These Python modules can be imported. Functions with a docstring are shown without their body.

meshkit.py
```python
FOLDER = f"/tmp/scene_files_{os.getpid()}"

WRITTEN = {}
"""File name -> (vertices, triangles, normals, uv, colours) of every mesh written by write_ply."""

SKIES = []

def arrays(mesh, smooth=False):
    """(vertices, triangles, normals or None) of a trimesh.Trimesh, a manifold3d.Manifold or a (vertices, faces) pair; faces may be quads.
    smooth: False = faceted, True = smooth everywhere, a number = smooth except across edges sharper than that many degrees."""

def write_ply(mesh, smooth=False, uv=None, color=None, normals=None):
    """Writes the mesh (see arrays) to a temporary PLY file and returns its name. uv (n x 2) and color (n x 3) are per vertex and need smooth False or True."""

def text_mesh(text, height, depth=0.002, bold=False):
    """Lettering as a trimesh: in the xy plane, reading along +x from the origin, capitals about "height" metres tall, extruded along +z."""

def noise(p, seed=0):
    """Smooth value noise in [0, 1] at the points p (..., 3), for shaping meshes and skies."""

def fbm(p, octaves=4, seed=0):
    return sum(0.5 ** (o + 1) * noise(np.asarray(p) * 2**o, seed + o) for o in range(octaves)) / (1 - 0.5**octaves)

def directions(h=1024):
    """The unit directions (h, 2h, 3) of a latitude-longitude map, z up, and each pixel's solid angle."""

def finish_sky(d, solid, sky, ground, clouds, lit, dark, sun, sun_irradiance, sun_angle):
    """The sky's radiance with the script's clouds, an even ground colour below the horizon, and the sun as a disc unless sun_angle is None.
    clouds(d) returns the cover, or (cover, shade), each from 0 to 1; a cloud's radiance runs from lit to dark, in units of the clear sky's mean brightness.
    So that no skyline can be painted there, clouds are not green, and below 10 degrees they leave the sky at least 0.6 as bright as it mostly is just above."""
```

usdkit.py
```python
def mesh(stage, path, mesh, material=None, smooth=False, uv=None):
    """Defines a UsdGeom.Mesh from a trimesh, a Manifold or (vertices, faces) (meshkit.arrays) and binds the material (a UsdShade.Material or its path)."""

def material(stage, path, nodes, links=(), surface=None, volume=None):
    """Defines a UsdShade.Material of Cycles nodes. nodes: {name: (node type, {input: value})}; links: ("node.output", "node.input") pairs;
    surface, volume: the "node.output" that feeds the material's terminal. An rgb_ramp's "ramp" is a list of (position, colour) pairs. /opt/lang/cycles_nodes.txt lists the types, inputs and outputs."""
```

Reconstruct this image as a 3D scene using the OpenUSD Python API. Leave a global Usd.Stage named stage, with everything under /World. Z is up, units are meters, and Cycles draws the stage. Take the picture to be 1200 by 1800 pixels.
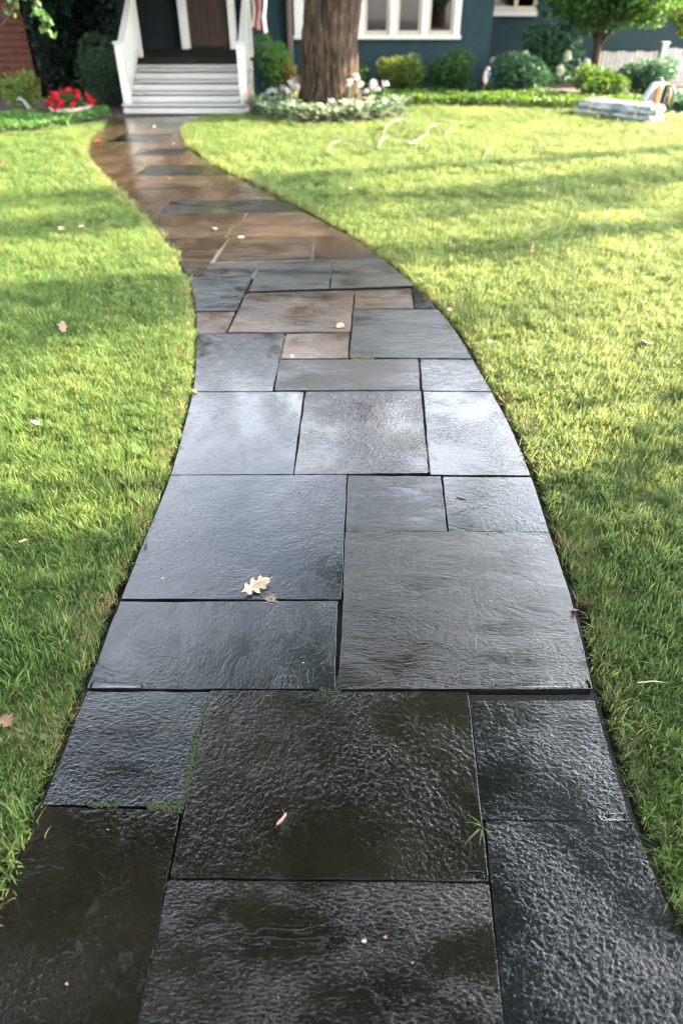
import math, random
import numpy as np, trimesh, usdkit, meshkit
import shapely
from shapely.geometry import Polygon, LineString, Point, MultiPolygon, box as sbox
from shapely import affinity
from scipy.interpolate import splprep, splev
from pxr import Usd, UsdGeom, UsdLux, UsdShade, Gf, Sdf, Vt

stage = Usd.Stage.CreateInMemory()
UsdGeom.SetStageUpAxis(stage, 'Z'); UsdGeom.SetStageMetersPerUnit(stage, 1.0)
world = UsdGeom.Xform.Define(stage, '/World'); stage.SetDefaultPrim(world.GetPrim())
UsdGeom.Scope.Define(stage, '/World/Looks')

# ------------------------------------------------------------------ camera, sky, sun, exposure
H, PITCH, FPX, CX, CY = 1.70, math.radians(37.7), 1200.0, 600.0, 900.0
cam = UsdGeom.Camera.Define(stage, '/World/camera')
cam.AddTranslateOp().Set(Gf.Vec3d(0, 0, H)); cam.AddRotateXOp().Set(90 - math.degrees(PITCH))
cam.CreateFocalLengthAttr(24.0); cam.CreateHorizontalApertureAttr(24.0); cam.CreateVerticalApertureAttr(36.0)
cam.CreateFStopAttr(1.7); cam.CreateFocusDistanceAttr(2.30); cam.CreateClippingRangeAttr((0.05, 2000.0))
cam.CreateExposureAttr(3.85)
SUN_EL, SUN_AZ = math.radians(25.0), math.radians(72.0)          # azimuth from +y (ahead) towards +x (right)
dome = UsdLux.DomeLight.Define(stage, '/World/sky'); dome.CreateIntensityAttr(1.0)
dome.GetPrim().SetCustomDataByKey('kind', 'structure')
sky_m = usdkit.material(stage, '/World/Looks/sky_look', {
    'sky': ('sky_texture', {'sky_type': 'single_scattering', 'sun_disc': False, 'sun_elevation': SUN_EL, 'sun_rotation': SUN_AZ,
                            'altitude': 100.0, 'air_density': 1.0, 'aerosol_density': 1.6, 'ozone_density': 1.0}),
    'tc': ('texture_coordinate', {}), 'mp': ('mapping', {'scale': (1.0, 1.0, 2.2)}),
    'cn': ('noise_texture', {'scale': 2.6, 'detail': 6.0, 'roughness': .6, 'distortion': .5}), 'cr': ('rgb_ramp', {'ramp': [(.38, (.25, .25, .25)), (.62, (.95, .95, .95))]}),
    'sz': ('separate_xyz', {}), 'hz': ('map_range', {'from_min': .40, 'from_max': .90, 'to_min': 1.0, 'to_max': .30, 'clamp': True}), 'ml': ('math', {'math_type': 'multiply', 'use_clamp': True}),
    'cl': ('hsv', {'saturation': .2, 'value': 4.3, 'fac': 1.0}), 'mx': ('mix', {'mix_type': 'mix'}),       # cloud haze added low in the sky, brightened for the stone reflections
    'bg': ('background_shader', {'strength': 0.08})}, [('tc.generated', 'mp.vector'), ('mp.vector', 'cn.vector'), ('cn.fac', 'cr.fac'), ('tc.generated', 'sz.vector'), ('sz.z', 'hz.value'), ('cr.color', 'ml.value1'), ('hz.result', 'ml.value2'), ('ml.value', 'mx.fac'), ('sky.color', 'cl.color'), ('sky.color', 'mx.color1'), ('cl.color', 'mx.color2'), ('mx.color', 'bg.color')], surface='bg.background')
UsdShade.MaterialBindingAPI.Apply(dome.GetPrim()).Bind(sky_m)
sun = UsdLux.DistantLight.Define(stage, '/World/sun')
sun.CreateIntensityAttr(1.25); sun.CreateAngleAttr(0.55); sun.CreateNormalizeAttr(True); sun.CreateColorAttr(Gf.Vec3f(1.0, 0.83, 0.58))
sun.AddRotateZOp().Set(-math.degrees(SUN_AZ)); sun.AddRotateXOp().Set(-(90 - math.degrees(SUN_EL)) + 180 - 0 if False else 0)
SD = np.array([math.sin(SUN_AZ) * math.cos(SUN_EL), math.cos(SUN_AZ) * math.cos(SUN_EL), math.sin(SUN_EL)])
sun.ClearXformOpOrder()
_z = Gf.Vec3d(*SD); _rot = Gf.Rotation(Gf.Vec3d(0, 0, 1), _z)
sun.AddTransformOp().Set(Gf.Matrix4d().SetRotate(_rot))

# ------------------------------------------------------------------ helpers
def U(x, y, z=0.0):
    """the point of height z that the photograph shows at pixel (x, y)"""
    v = (y - CY) / FPX
    down = math.sin(PITCH) + v * math.cos(PITCH); zc = (H - z) / down
    return np.array([(x - CX) / FPX * zc, zc * (math.cos(PITCH) - v * math.sin(PITCH)), z])
def at(x, y, Y):
    v = (y - CY) / FPX; zc = Y / (math.cos(PITCH) - v * math.sin(PITCH))
    return np.array([(x - CX) / FPX * zc, Y, H - zc * (math.sin(PITCH) + v * math.cos(PITCH))])
def rng(s): return np.random.default_rng(s)
_names = {}
def numbered(parent, name):
    k = (str(parent), name); n = _names.get(k, -1) + 1; _names[k] = n
    return f'{parent}/{name}' if n == 0 else f'{parent}/{name}_{n:03d}'
def tag(p, label=None, cat=None, group=None, kind=None):
    p = p.GetPrim() if hasattr(p, 'GetPrim') else p
    for k, v in (('label', label), ('category', cat), ('group', group), ('kind', kind)):
        if v: p.SetCustomDataByKey(k, v)
    return p
def thing(name, loc=(0, 0, 0), rz=0.0, sc=1.0):
    x = UsdGeom.Xform.Define(stage, numbered('/World', name))
    x.AddTranslateOp().Set(Gf.Vec3d(*map(float, loc))); x.AddRotateZOp().Set(float(rz)); x.AddScaleOp().Set(Gf.Vec3f(*((sc,) * 3 if np.ndim(sc) == 0 else sc)))
    return x.GetPrim()
def dup(src, loc, rz=0.0, sc=1.0):
    nm = src.GetName()
    r = thing(nm, loc, rz, sc)
    r.GetReferences().AddInternalReference(src.GetPath()); r.SetInstanceable(True)
    return r
def obj(name, mesh, mat, parent=None, smooth=False, label=None):
    path = numbered(parent.GetPath() if parent is not None else '/World', name)
    p = usdkit.mesh(stage, path, mesh, M[mat] if isinstance(mat, str) else mat, smooth=smooth).GetPrim()
    if label: p.SetCustomDataByKey('label', label)
    return p
def part_x(name, parent):
    return UsdGeom.Xform.Define(stage, numbered(parent.GetPath(), name)).GetPrim()
cat = trimesh.util.concatenate
def bx(x0, x1, y0, y1, z0, z1):
    m = trimesh.creation.box((x1 - x0, y1 - y0, z1 - z0)); m.apply_translation(((x0 + x1) / 2, (y0 + y1) / 2, (z0 + z1) / 2)); return m
def cbx(x0, x1, y0, y1, z0, z1, c=0.006):
    """box with chamfered edges"""
    pts = []
    for sx in (0, 1):
        for sy in (0, 1):
            for sz in (0, 1):
                p = np.array([(x0, x1)[sx], (y0, y1)[sy], (z0, z1)[sz]]); s = np.array([1 - 2 * sx, 1 - 2 * sy, 1 - 2 * sz]) * c
                for k in range(3):
                    q = p + s; q[k] = p[k]; pts.append(q)
    return trimesh.convex.convex_hull(np.array(pts))
def tube(pts, r, sides=8, cap=True):
    pts = np.asarray(pts, float); n = len(pts); r = np.broadcast_to(r, n)
    t = np.gradient(pts, axis=0); t /= np.linalg.norm(t, axis=1, keepdims=True) + 1e-12
    a = np.array([0, 0, 1.0]) if abs(t[0][2]) < 0.9 else np.array([1.0, 0, 0])
    u = np.cross(t[0], a); u /= np.linalg.norm(u); V = []
    for i in range(n):
        u = u - t[i] * np.dot(u, t[i]); u /= np.linalg.norm(u); w = np.cross(t[i], u)
        ang = np.arange(sides) / sides * 2 * np.pi
        V.append(pts[i] + r[i] * (np.cos(ang)[:, None] * u + np.sin(ang)[:, None] * w))
    V = np.vstack(V); F = []
    for i in range(n - 1):
        for k in range(sides):
            a0, b0 = i * sides + k, i * sides + (k + 1) % sides
            F += [(a0, b0, b0 + sides), (a0, b0 + sides, a0 + sides)]
    if cap:
        V = np.vstack([V, pts[0], pts[-1]]); c0, c1 = len(V) - 2, len(V) - 1
        for k in range(sides):
            F += [(c0, (k + 1) % sides, k), (c1, (n - 1) * sides + k, (n - 1) * sides + (k + 1) % sides)]
    return trimesh.Trimesh(V, F, process=False)
def spline(pts, n=60, closed=False):
    pts = np.asarray(pts, float); k = min(3, len(pts) - 1)
    tck, _ = splprep(pts.T, s=0, k=k); return np.array(splev(np.linspace(0, 1, n), tck)).T
def lathe(profile, n=24):
    return trimesh.creation.revolve(np.asarray(profile, float), sections=n)
def blob(c, r, sub=2, amp=0.15, fr=3.0, seed=0):
    m = trimesh.creation.icosphere(sub, 1.0); v = m.vertices
    m.vertices = v * (1 + amp * (meshkit.fbm(v * fr + 10, 3, seed)[:, None] - .5) * 2) * np.asarray(r) + np.asarray(c); return m
def sheet(poly, z, tri=True):
    """flat sheet from a shapely polygon"""
    out = []
    for g in getattr(poly, 'geoms', [poly]):
        if g.is_empty or g.geom_type != 'Polygon': continue
        v, f = trimesh.creation.triangulate_polygon(g, engine='earcut')
        v3 = np.c_[v, np.full(len(v), z)]
        m = trimesh.Trimesh(v3, f, process=False)
        if m.face_normals[:, 2].mean() < 0: m.invert()
        out.append(m)
    return cat(out)
def leaves(P, N, size, seed, asp=0.5, fold=0.25, vary=0.4):
    """one folded leaf (4 triangles) at every point P; N: rough outward direction"""
    g = rng(seed); n = len(P)
    d = N + g.normal(0, .7, (n, 3)); d /= np.linalg.norm(d, axis=1, keepdims=True)
    up = g.normal(0, 1, (n, 3)) + N * .8 + np.array([0, 0, .6]); s = np.cross(d, up); s /= np.linalg.norm(s, axis=1, keepdims=True) + 1e-9
    u = np.cross(s, d)
    L = size * (1 + vary * (g.random(n) * 2 - 1)); W = L * asp
    L, W = L[:, None], W[:, None]
    a = P - d * L * .5; b = P + d * L * .5; m = P + u * L * .06
    l = P - d * L * .08 + s * W * .5 + u * W * fold; r = P - d * L * .08 - s * W * .5 + u * W * fold
    V = np.stack([a, l, b, r, m], 1).reshape(-1, 3)
    i = np.arange(n)[:, None] * 5
    F = np.concatenate([i + [0, 4, 1], i + [1, 4, 2], i + [2, 4, 3], i + [3, 4, 0]])
    return trimesh.Trimesh(V, F, process=False)
def cloud(c, r, n, seed, lumps=14, lump=0.42, fill=0.35):
    """points and outward directions of an uneven leafy mass"""
    g = rng(seed); c, r = np.asarray(c, float), np.asarray(r, float) * np.ones(3)
    k = g.normal(0, 1, (lumps, 3)); k /= np.linalg.norm(k, axis=1, keepdims=True); k *= (g.random((lumps, 1)) ** .4) * (1 - lump * .75)
    kr = lump * (.7 + .6 * g.random(lumps))
    w = kr ** 2; which = g.choice(lumps, n, p=w / w.sum())
    d = g.normal(0, 1, (n, 3)); d /= np.linalg.norm(d, axis=1, keepdims=True)
    rad = np.where(g.random(n) < fill, g.random(n) ** (1 / 3), 1 - .18 * g.random(n))
    P = (k[which] + d * (kr[which] * rad)[:, None])
    N = d * .7 + P * .5
    return c + P * r, N

# ------------------------------------------------------------------ materials
M = {}
def mat(name, nodes, links, surface='p.BSDF'):
    M[name] = usdkit.material(stage, f'/World/Looks/{name}', nodes, links, surface=surface); return M[name]
def plain(name, col, rough=.6, var=.12, scale=8.0, bump=0.0, bscale=60.0, spec=.5, coat=0.0):
    c = np.array(col)
    nodes = {'g': ('geometry', {}), 'n': ('noise_texture', {'scale': scale, 'detail': 5.0, 'roughness': .6}),
             'r': ('rgb_ramp', {'ramp': [(.3, tuple(c * (1 - var))), (.7, tuple(np.minimum(c * (1 + var), .95)))]}),
             'p': ('principled_bsdf', {'roughness': rough, 'specular_ior_level': spec, 'coat_weight': coat})}
    links = [('g.position', 'n.vector'), ('n.fac', 'r.fac'), ('r.color', 'p.base_color')]
    if bump:
        nodes['n2'] = ('noise_texture', {'scale': bscale, 'detail': 4.0}); nodes['b'] = ('bump', {'strength': 1.0, 'distance': bump})
        links += [('g.position', 'n2.vector'), ('n2.fac', 'b.height'), ('b.normal', 'p.normal')]
    return mat(name, nodes, links)
def foliage(name, ramp, trans=.35, rough=.5, hue=.48, tsat=1.1, tval=1.5, big=1.2, bigamt=.35, spec=.3):
    """leaf material: colour differs from leaf to leaf and, gently, from one clump to the next"""
    nodes = {'g': ('geometry', {}), 'nz': ('noise_texture', {'scale': big, 'detail': 3.0}),
             'mx': ('math', {'math_type': 'multiply_add', 'value2': bigamt * 2.4, 'value3': -bigamt * 1.2}),
             'ad': ('math', {'math_type': 'add', 'use_clamp': True}),
             'r': ('rgb_ramp', {'ramp': ramp}), 'p': ('principled_bsdf', {'roughness': rough, 'specular_ior_level': spec}),
             'hs': ('hsv', {'hue': hue, 'saturation': tsat, 'value': tval, 'fac': 1.0}),
             't': ('translucent_bsdf', {}), 'm': ('mix_closure', {'fac': trans})}
    links = [('g.position', 'nz.vector'), ('nz.fac', 'mx.value1'), ('g.random_per_island', 'ad.value1'), ('mx.value', 'ad.value2'), ('ad.value', 'r.fac'),
             ('r.color', 'p.base_color'), ('r.color', 'hs.color'), ('hs.color', 't.color'), ('p.BSDF', 'm.closure1'), ('t.BSDF', 'm.closure2')]
    return mat(name, nodes, links, 'm.closure')

def stone(name, c0, c1, c2, stretch=(1, 1, 1), rot=0.0, off=(0, 0, 0), rmin=.01, rmax=.06, cleft=.5, grain=1.0):
    nodes = {
        'g': ('geometry', {}), 'mp': ('mapping', {'location': off, 'rotation': (0, 0, rot), 'scale': stretch}),
        'big': ('noise_texture', {'scale': 2.3, 'detail': 5.0, 'roughness': .62}),
        'spot': ('noise_texture', {'scale': 11.0, 'detail': 4.0, 'roughness': .6, 'distortion': .4}),
        'fine': ('noise_texture', {'scale': 230.0, 'detail': 3.0, 'roughness': .6}),
        'mixf': ('math', {'math_type': 'multiply_add', 'value2': .35}),
        'r': ('rgb_ramp', {'ramp': [(.47, c0), (.68, c1), (.90, c2)]}),
        'pale': ('rgb_ramp', {'ramp': [(.60, (0, 0, 0)), (.74, (.55, .55, .55))]}),
        'pm': ('mix', {'mix_type': 'mix', 'color2': (.016, .0155, .0135)}),
        # relief: layered cleft steps, pimply grain, slow swell
        'cl': ('noise_texture', {'scale': 5.0, 'detail': 7.0, 'roughness': .6, 'distortion': 1.1}),
        'gr': ('noise_texture', {'scale': 95.0, 'detail': 3.0, 'roughness': .55, 'distortion': .5}),
        'gr2': ('noise_texture', {'scale': 74.0, 'detail': 3.0, 'roughness': .6, 'distortion': .6}),
        'amp': ('noise_texture', {'scale': 3.1, 'detail': 2.0}),
        'ampr': ('map_range', {'from_min': .38, 'from_max': .60, 'to_min': .48, 'to_max': 1.45, 'clamp': True}),
        'st': ('rgb_ramp', {'ramp': [(.25, (0, 0, 0)), (.40, (.2, .2, .2)), (.415, (.32, .32, .32)), (.52, (.44, .44, .44)), (.532, (.62, .62, .62)), (.64, (.74, .74, .74)), (.65, (.90, .90, .90)), (.8, (1, 1, 1))]}),
        'm1': ('math', {'math_type': 'multiply', 'value2': cleft * .75}),
        'm2': ('math', {'math_type': 'multiply', 'value2': .26 * grain}),
        'm3': ('math', {'math_type': 'multiply_add', 'value2': .8 * grain}),
        'm4': ('math', {'math_type': 'multiply', 'value2': 1.0}),
        'm5': ('math', {'math_type': 'add'}),
        'b': ('bump', {'strength': 1.0, 'distance': .0021}),
        'rr': ('map_range', {'from_min': .35, 'from_max': .7, 'to_min': rmin, 'to_max': rmax, 'clamp': True}),
        
        'p': ('principled_bsdf', {'ior': 1.58, 'specular_ior_level': .5})}
    links = [('g.position', 'mp.vector'), ('mp.vector', 'big.vector'), ('g.position', 'spot.vector'), ('g.position', 'fine.vector'), ('mp.vector', 'cl.vector'), ('mp.vector', 'gr.vector'), ('mp.vector', 'gr2.vector'), ('mp.vector', 'amp.vector'),
             ('fine.fac', 'mixf.value1'), ('big.fac', 'mixf.value3'), ('mixf.value', 'r.fac'), ('spot.fac', 'pale.fac'), ('pale.color', 'pm.fac'), ('r.color', 'pm.color1'), ('pm.color', 'p.base_color'),
             ('cl.fac', 'st.fac'), ('st.color', 'm1.value1'), ('gr.fac', 'm2.value1'), ('gr2.fac', 'm3.value1'), ('m2.value', 'm3.value3'), ('amp.fac', 'ampr.value'), ('m3.value', 'm4.value1'), ('ampr.result', 'm4.value2'),
             ('m4.value', 'm5.value1'), ('m1.value', 'm5.value2'), ('m5.value', 'b.height'), ('b.normal', 'p.normal'), ('spot.fac', 'rr.value'), ('rr.result', 'p.roughness')]
    return mat(name, nodes, links)

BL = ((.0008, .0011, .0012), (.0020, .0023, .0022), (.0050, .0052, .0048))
BF = ((.0085, .0058, .0034), (.020, .0136, .0080), (.040, .028, .017))  # brown brightened for the far slabs: sun glare put into the colour
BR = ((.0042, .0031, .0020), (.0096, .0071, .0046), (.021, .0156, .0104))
GN = ((.0010, .0009, .0006), (.0026, .0023, .0015), (.0058, .0052, .0038))
SLAB = []
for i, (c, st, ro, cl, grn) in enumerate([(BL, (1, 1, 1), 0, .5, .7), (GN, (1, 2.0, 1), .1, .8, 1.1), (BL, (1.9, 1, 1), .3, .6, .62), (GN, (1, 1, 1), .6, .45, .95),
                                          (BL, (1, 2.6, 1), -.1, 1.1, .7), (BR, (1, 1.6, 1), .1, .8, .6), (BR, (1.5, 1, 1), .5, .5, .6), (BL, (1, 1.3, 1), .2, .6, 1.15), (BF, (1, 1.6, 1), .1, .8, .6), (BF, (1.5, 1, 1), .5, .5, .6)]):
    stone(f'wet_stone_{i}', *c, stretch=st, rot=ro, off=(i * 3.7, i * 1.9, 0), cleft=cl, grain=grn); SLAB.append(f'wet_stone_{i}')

plain('soil', (.022, .017, .012), .9, .4, 30, .01, 90)
plain('joint_soil', (.016, .013, .010), .8, .4, 40, .006, 150)
plain('joint_pale', (.032, .027, .021), .35, .3, 25)
plain('thatch', (.075, .085, .026), .95, .45, 14, .02, 120)
plain('mulch', (.030, .020, .013), .9, .4, 30, .02, 60)
foliage('grass', [(0, (.040, .090, .015)), (.35, (.092, .155, .030)), (.68, (.172, .206, .060)), (.88, (.31, .285, .13)), (1, (.48, .40, .23))], trans=.5, rough=.5, big=1.1, bigamt=.42, spec=.2, hue=.43, tsat=.82, tval=1.72)
foliage('grass_dry', [(0, (.10, .085, .035)), (.5, (.22, .17, .08)), (1, (.36, .28, .15))], trans=.35, rough=.6)
foliage('moss', [(0, (.012, .022, .003)), (.5, (.040, .050, .007)), (1, (.10, .095, .018))], trans=.1, rough=.9)
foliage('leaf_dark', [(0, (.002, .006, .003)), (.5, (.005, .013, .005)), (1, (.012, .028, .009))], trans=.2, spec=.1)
foliage('leaf_clipped', [(0, (.006, .020, .006)), (.5, (.014, .042, .010)), (1, (.03, .075, .016))], trans=.3)
foliage('leaf_hedge', [(0, (.012, .040, .012)), (.5, (.028, .080, .018)), (1, (.055, .125, .025))], trans=.3)
foliage('leaf_mid', [(0, (.020, .055, .012)), (.5, (.050, .110, .020)), (.8, (.11, .17, .035)), (1, (.22, .21, .05))], trans=.4)
foliage('leaf_blue', [(0, (.018, .05, .022)), (.5, (.035, .085, .035)), (1, (.07, .13, .05))], trans=.3)
foliage('leaf_bright', [(0, (.04, .10, .02)), (.5, (.09, .18, .035)), (1, (.16, .25, .06))], trans=.4)
foliage('leaf_yellow', [(0, (.05, .085, .012)), (.4, (.15, .17, .03)), (.7, (.34, .30, .07)), (1, (.52, .38, .11))], trans=.4)
foliage('leaf_gold', [(0, (.10, .08, .015)), (.5, (.25, .18, .03)), (1, (.42, .28, .06))], trans=.4)
foliage('leaf_cover', [(0, (.035, .08, .012)), (.4, (.08, .15, .02)), (.8, (.19, .22, .05)), (1, (.32, .30, .11))], trans=.4)
foliage('leaf_maple', [(0, (.025, .07, .012)), (.5, (.075, .16, .022)), (.85, (.16, .23, .035)), (1, (.34, .31, .06))], trans=.6)
foliage('leaf_variegated', [(0, (.05, .11, .05)), (.45, (.12, .19, .10)), (.7, (.42, .45, .32)), (1, (.68, .66, .50))], trans=.3, big=9, bigamt=.3)
foliage('petal_red', [(0, (.30, .006, .008)), (.5, (.55, .012, .012)), (1, (.75, .05, .03))], trans=.3)
foliage('petal_lilac', [(0, (.28, .26, .29)), (.5, (.38, .37, .37)), (1, (.48, .47, .45))], trans=.4)
foliage('petal_white', [(0, (.36, .38, .26)), (.5, (.50, .51, .42)), (1, (.62, .62, .55))], trans=.3)
plain('white_paint', (.26, .254, .23), .45, .04, 5)
plain('tread_paint', (.19, .187, .172), .5, .06, 5)
plain('teal_paint', (.0036, .0135, .0150), .75, .2, 9, .002, 70, .15)
plain('dark_paint', (.003, .0045, .005), .8, .2, 6, 0, 60, .1)
plain('brown_metal', (.035, .020, .014), .4, .1, 6)
plain('tan_paint', (.20, .165, .12), .5, .06, 8)
plain('porch_board', (.012, .010, .008), .9, .2, 6, 0, 60, .05)
plain('roof_shingle', (.05, .048, .045), .9, .3, 12)
plain('copper', (.22, .10, .05), .45, .2, 30)
plain('cream_wall', (.55, .50, .42), .7, .08, 4)
plain('terracotta', (.32, .26, .20), .8, .15, 20)
plain('grey_metal', (.13, .135, .135), .4, .1, 20)
plain('black_plastic', (.012, .012, .013), .45, .1, 20)
plain('orange_plastic', (.55, .10, .02), .35, .08, 20)
plain('pale_plastic', (.17, .175, .175), .35, .08, 20)
plain('blue_paint', (.02, .05, .16), .4, .1, 20)
plain('fence_paint', (.22, .20, .175), .9, .12, 9)
plain('flag_red', (.24, .004, .008), .8, .08, 30)
plain('flag_white', (.42, .39, .37), .8, .05, 30)
plain('dry_leaf_pink', (.22, .12, .075), .7, .2, 60)
plain('dry_leaf_cream', (.24, .185, .125), .7, .2, 60)
plain('dry_leaf_orange', (.25, .055, .018), .6, .25, 60)
plain('dry_leaf_brown', (.09, .042, .022), .6, .3, 60)
plain('oak_leaf', (.22, .165, .115), .6, .12, 50, .001, 200)
plain('grit', (.20, .15, .105), .95, .3, 200)
plain('door_wood', (.012, .0056, .0024), .6, .35, 6, 0, 60, .2)
plain('brown_siding', (.045, .0165, .009), .85, .3, 7, .002, 60, .1)
plain('petal_stem', (.06, .12, .03), .6, .2, 20)
plain('road', (.05, .05, .05), .9, .2, 10)
mat('bark', {'g': ('geometry', {}), 'mp': ('mapping', {'scale': (1, 1, .11)}), 'n': ('noise_texture', {'scale': 22.0, 'detail': 6.0, 'roughness': .65, 'distortion': .6}),
             'r': ('rgb_ramp', {'ramp': [(.38, (.004, .0027, .0018)), (.5, (.021, .014, .0088)), (.66, (.060, .040, .026))]}), 'b': ('bump', {'distance': .03}), 'p': ('principled_bsdf', {'roughness': .9, 'specular_ior_level': .1})},
    [('g.position', 'mp.vector'), ('mp.vector', 'n.vector'), ('n.fac', 'r.fac'), ('r.color', 'p.base_color'), ('n.fac', 'b.height'), ('b.normal', 'p.normal')])
mat('window_glass', {'fr': ('fresnel', {'IOR': 1.9}), 't': ('transparent_bsdf', {'color': (.55, .6, .58)}), 'g': ('glossy_bsdf', {'roughness': .01, 'color': (.95, .95, .95)}), 'm': ('mix_closure', {})},
    [('fr.fac', 'm.fac'), ('t.BSDF', 'm.closure1'), ('g.BSDF', 'm.closure2')], 'm.closure')
mat('clear_hose', {'t': ('translucent_bsdf', {'color': (.17, .17, .12)}), 'g': ('principled_bsdf', {'roughness': .2, 'base_color': (.17, .17, .12)}), 'm': ('mix_closure', {'fac': .6})},
    [('t.BSDF', 'm.closure1'), ('g.BSDF', 'm.closure2')], 'm.closure')
mat('water', {'p': ('principled_bsdf', {'roughness': .0, 'ior': 1.33, 'transmission_weight': 1.0, 'base_color': (1, 1, 1)})}, [])
mat('wrap_plastic', {'g': ('geometry', {}), 'mp': ('mapping', {'scale': (1.0, 1.0, 6.0)}), 'n': ('noise_texture', {'scale': 5.0, 'detail': 4.0, 'distortion': .8}),
                     'r': ('rgb_ramp', {'ramp': [(.36, (.012, .03, .035)), (.46, (.065, .08, .08)), (.54, (.14, .15, .145)), (.72, (.20, .20, .19))]}),
                     'n2': ('noise_texture', {'scale': 22.0, 'detail': 4.0}), 'b': ('bump', {'distance': .03}), 'p': ('principled_bsdf', {'roughness': .25})},
    [('g.position', 'mp.vector'), ('mp.vector', 'n.vector'), ('n.fac', 'r.fac'), ('r.color', 'p.base_color'), ('g.position', 'n2.vector'), ('n2.fac', 'b.height'), ('b.normal', 'p.normal')])

# ------------------------------------------------------------------ ground and path
obj_ground = tag(obj('ground', sheet(sbox(-150, -120, 150, 180), -.06), 'soil'), kind='structure')
left_px = [(-330, 2300), (-130, 1900), (0, 1585), (75, 1415), (154, 1213), (212, 1060), (262, 935), (301, 837), (321, 765), (340, 690), (346, 620), (346, 560), (338, 505), (316, 458), (286, 412), (246, 366), (204, 328), (170, 292), (154, 266), (160, 245), (182, 224), (196, 208)]
right_px = [(1560, 2300), (1310, 1900), (1198, 1660), (1111, 1445), (1040, 1213), (1003, 1060), (963, 937), (931, 838), (899, 760), (863, 690), (828, 630), (792, 572), (758, 533), (716, 492), (655, 442), (590, 402), (500, 354), (420, 314), (352, 276), (318, 246), (317, 228), (340, 213), (392, 205), (440, 201)]
LE = spline([U(*p)[:2] for p in left_px], 160); RE = spline([U(*p)[:2] for p in right_px], 170)
PATH = Polygon(np.vstack([LE, RE[::-1]])).buffer(0)
path = thing('path'); tag(path, kind='structure')
obj('joint_bed', sheet(PATH.buffer(.02), -.022), 'joint_soil', path)

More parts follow.
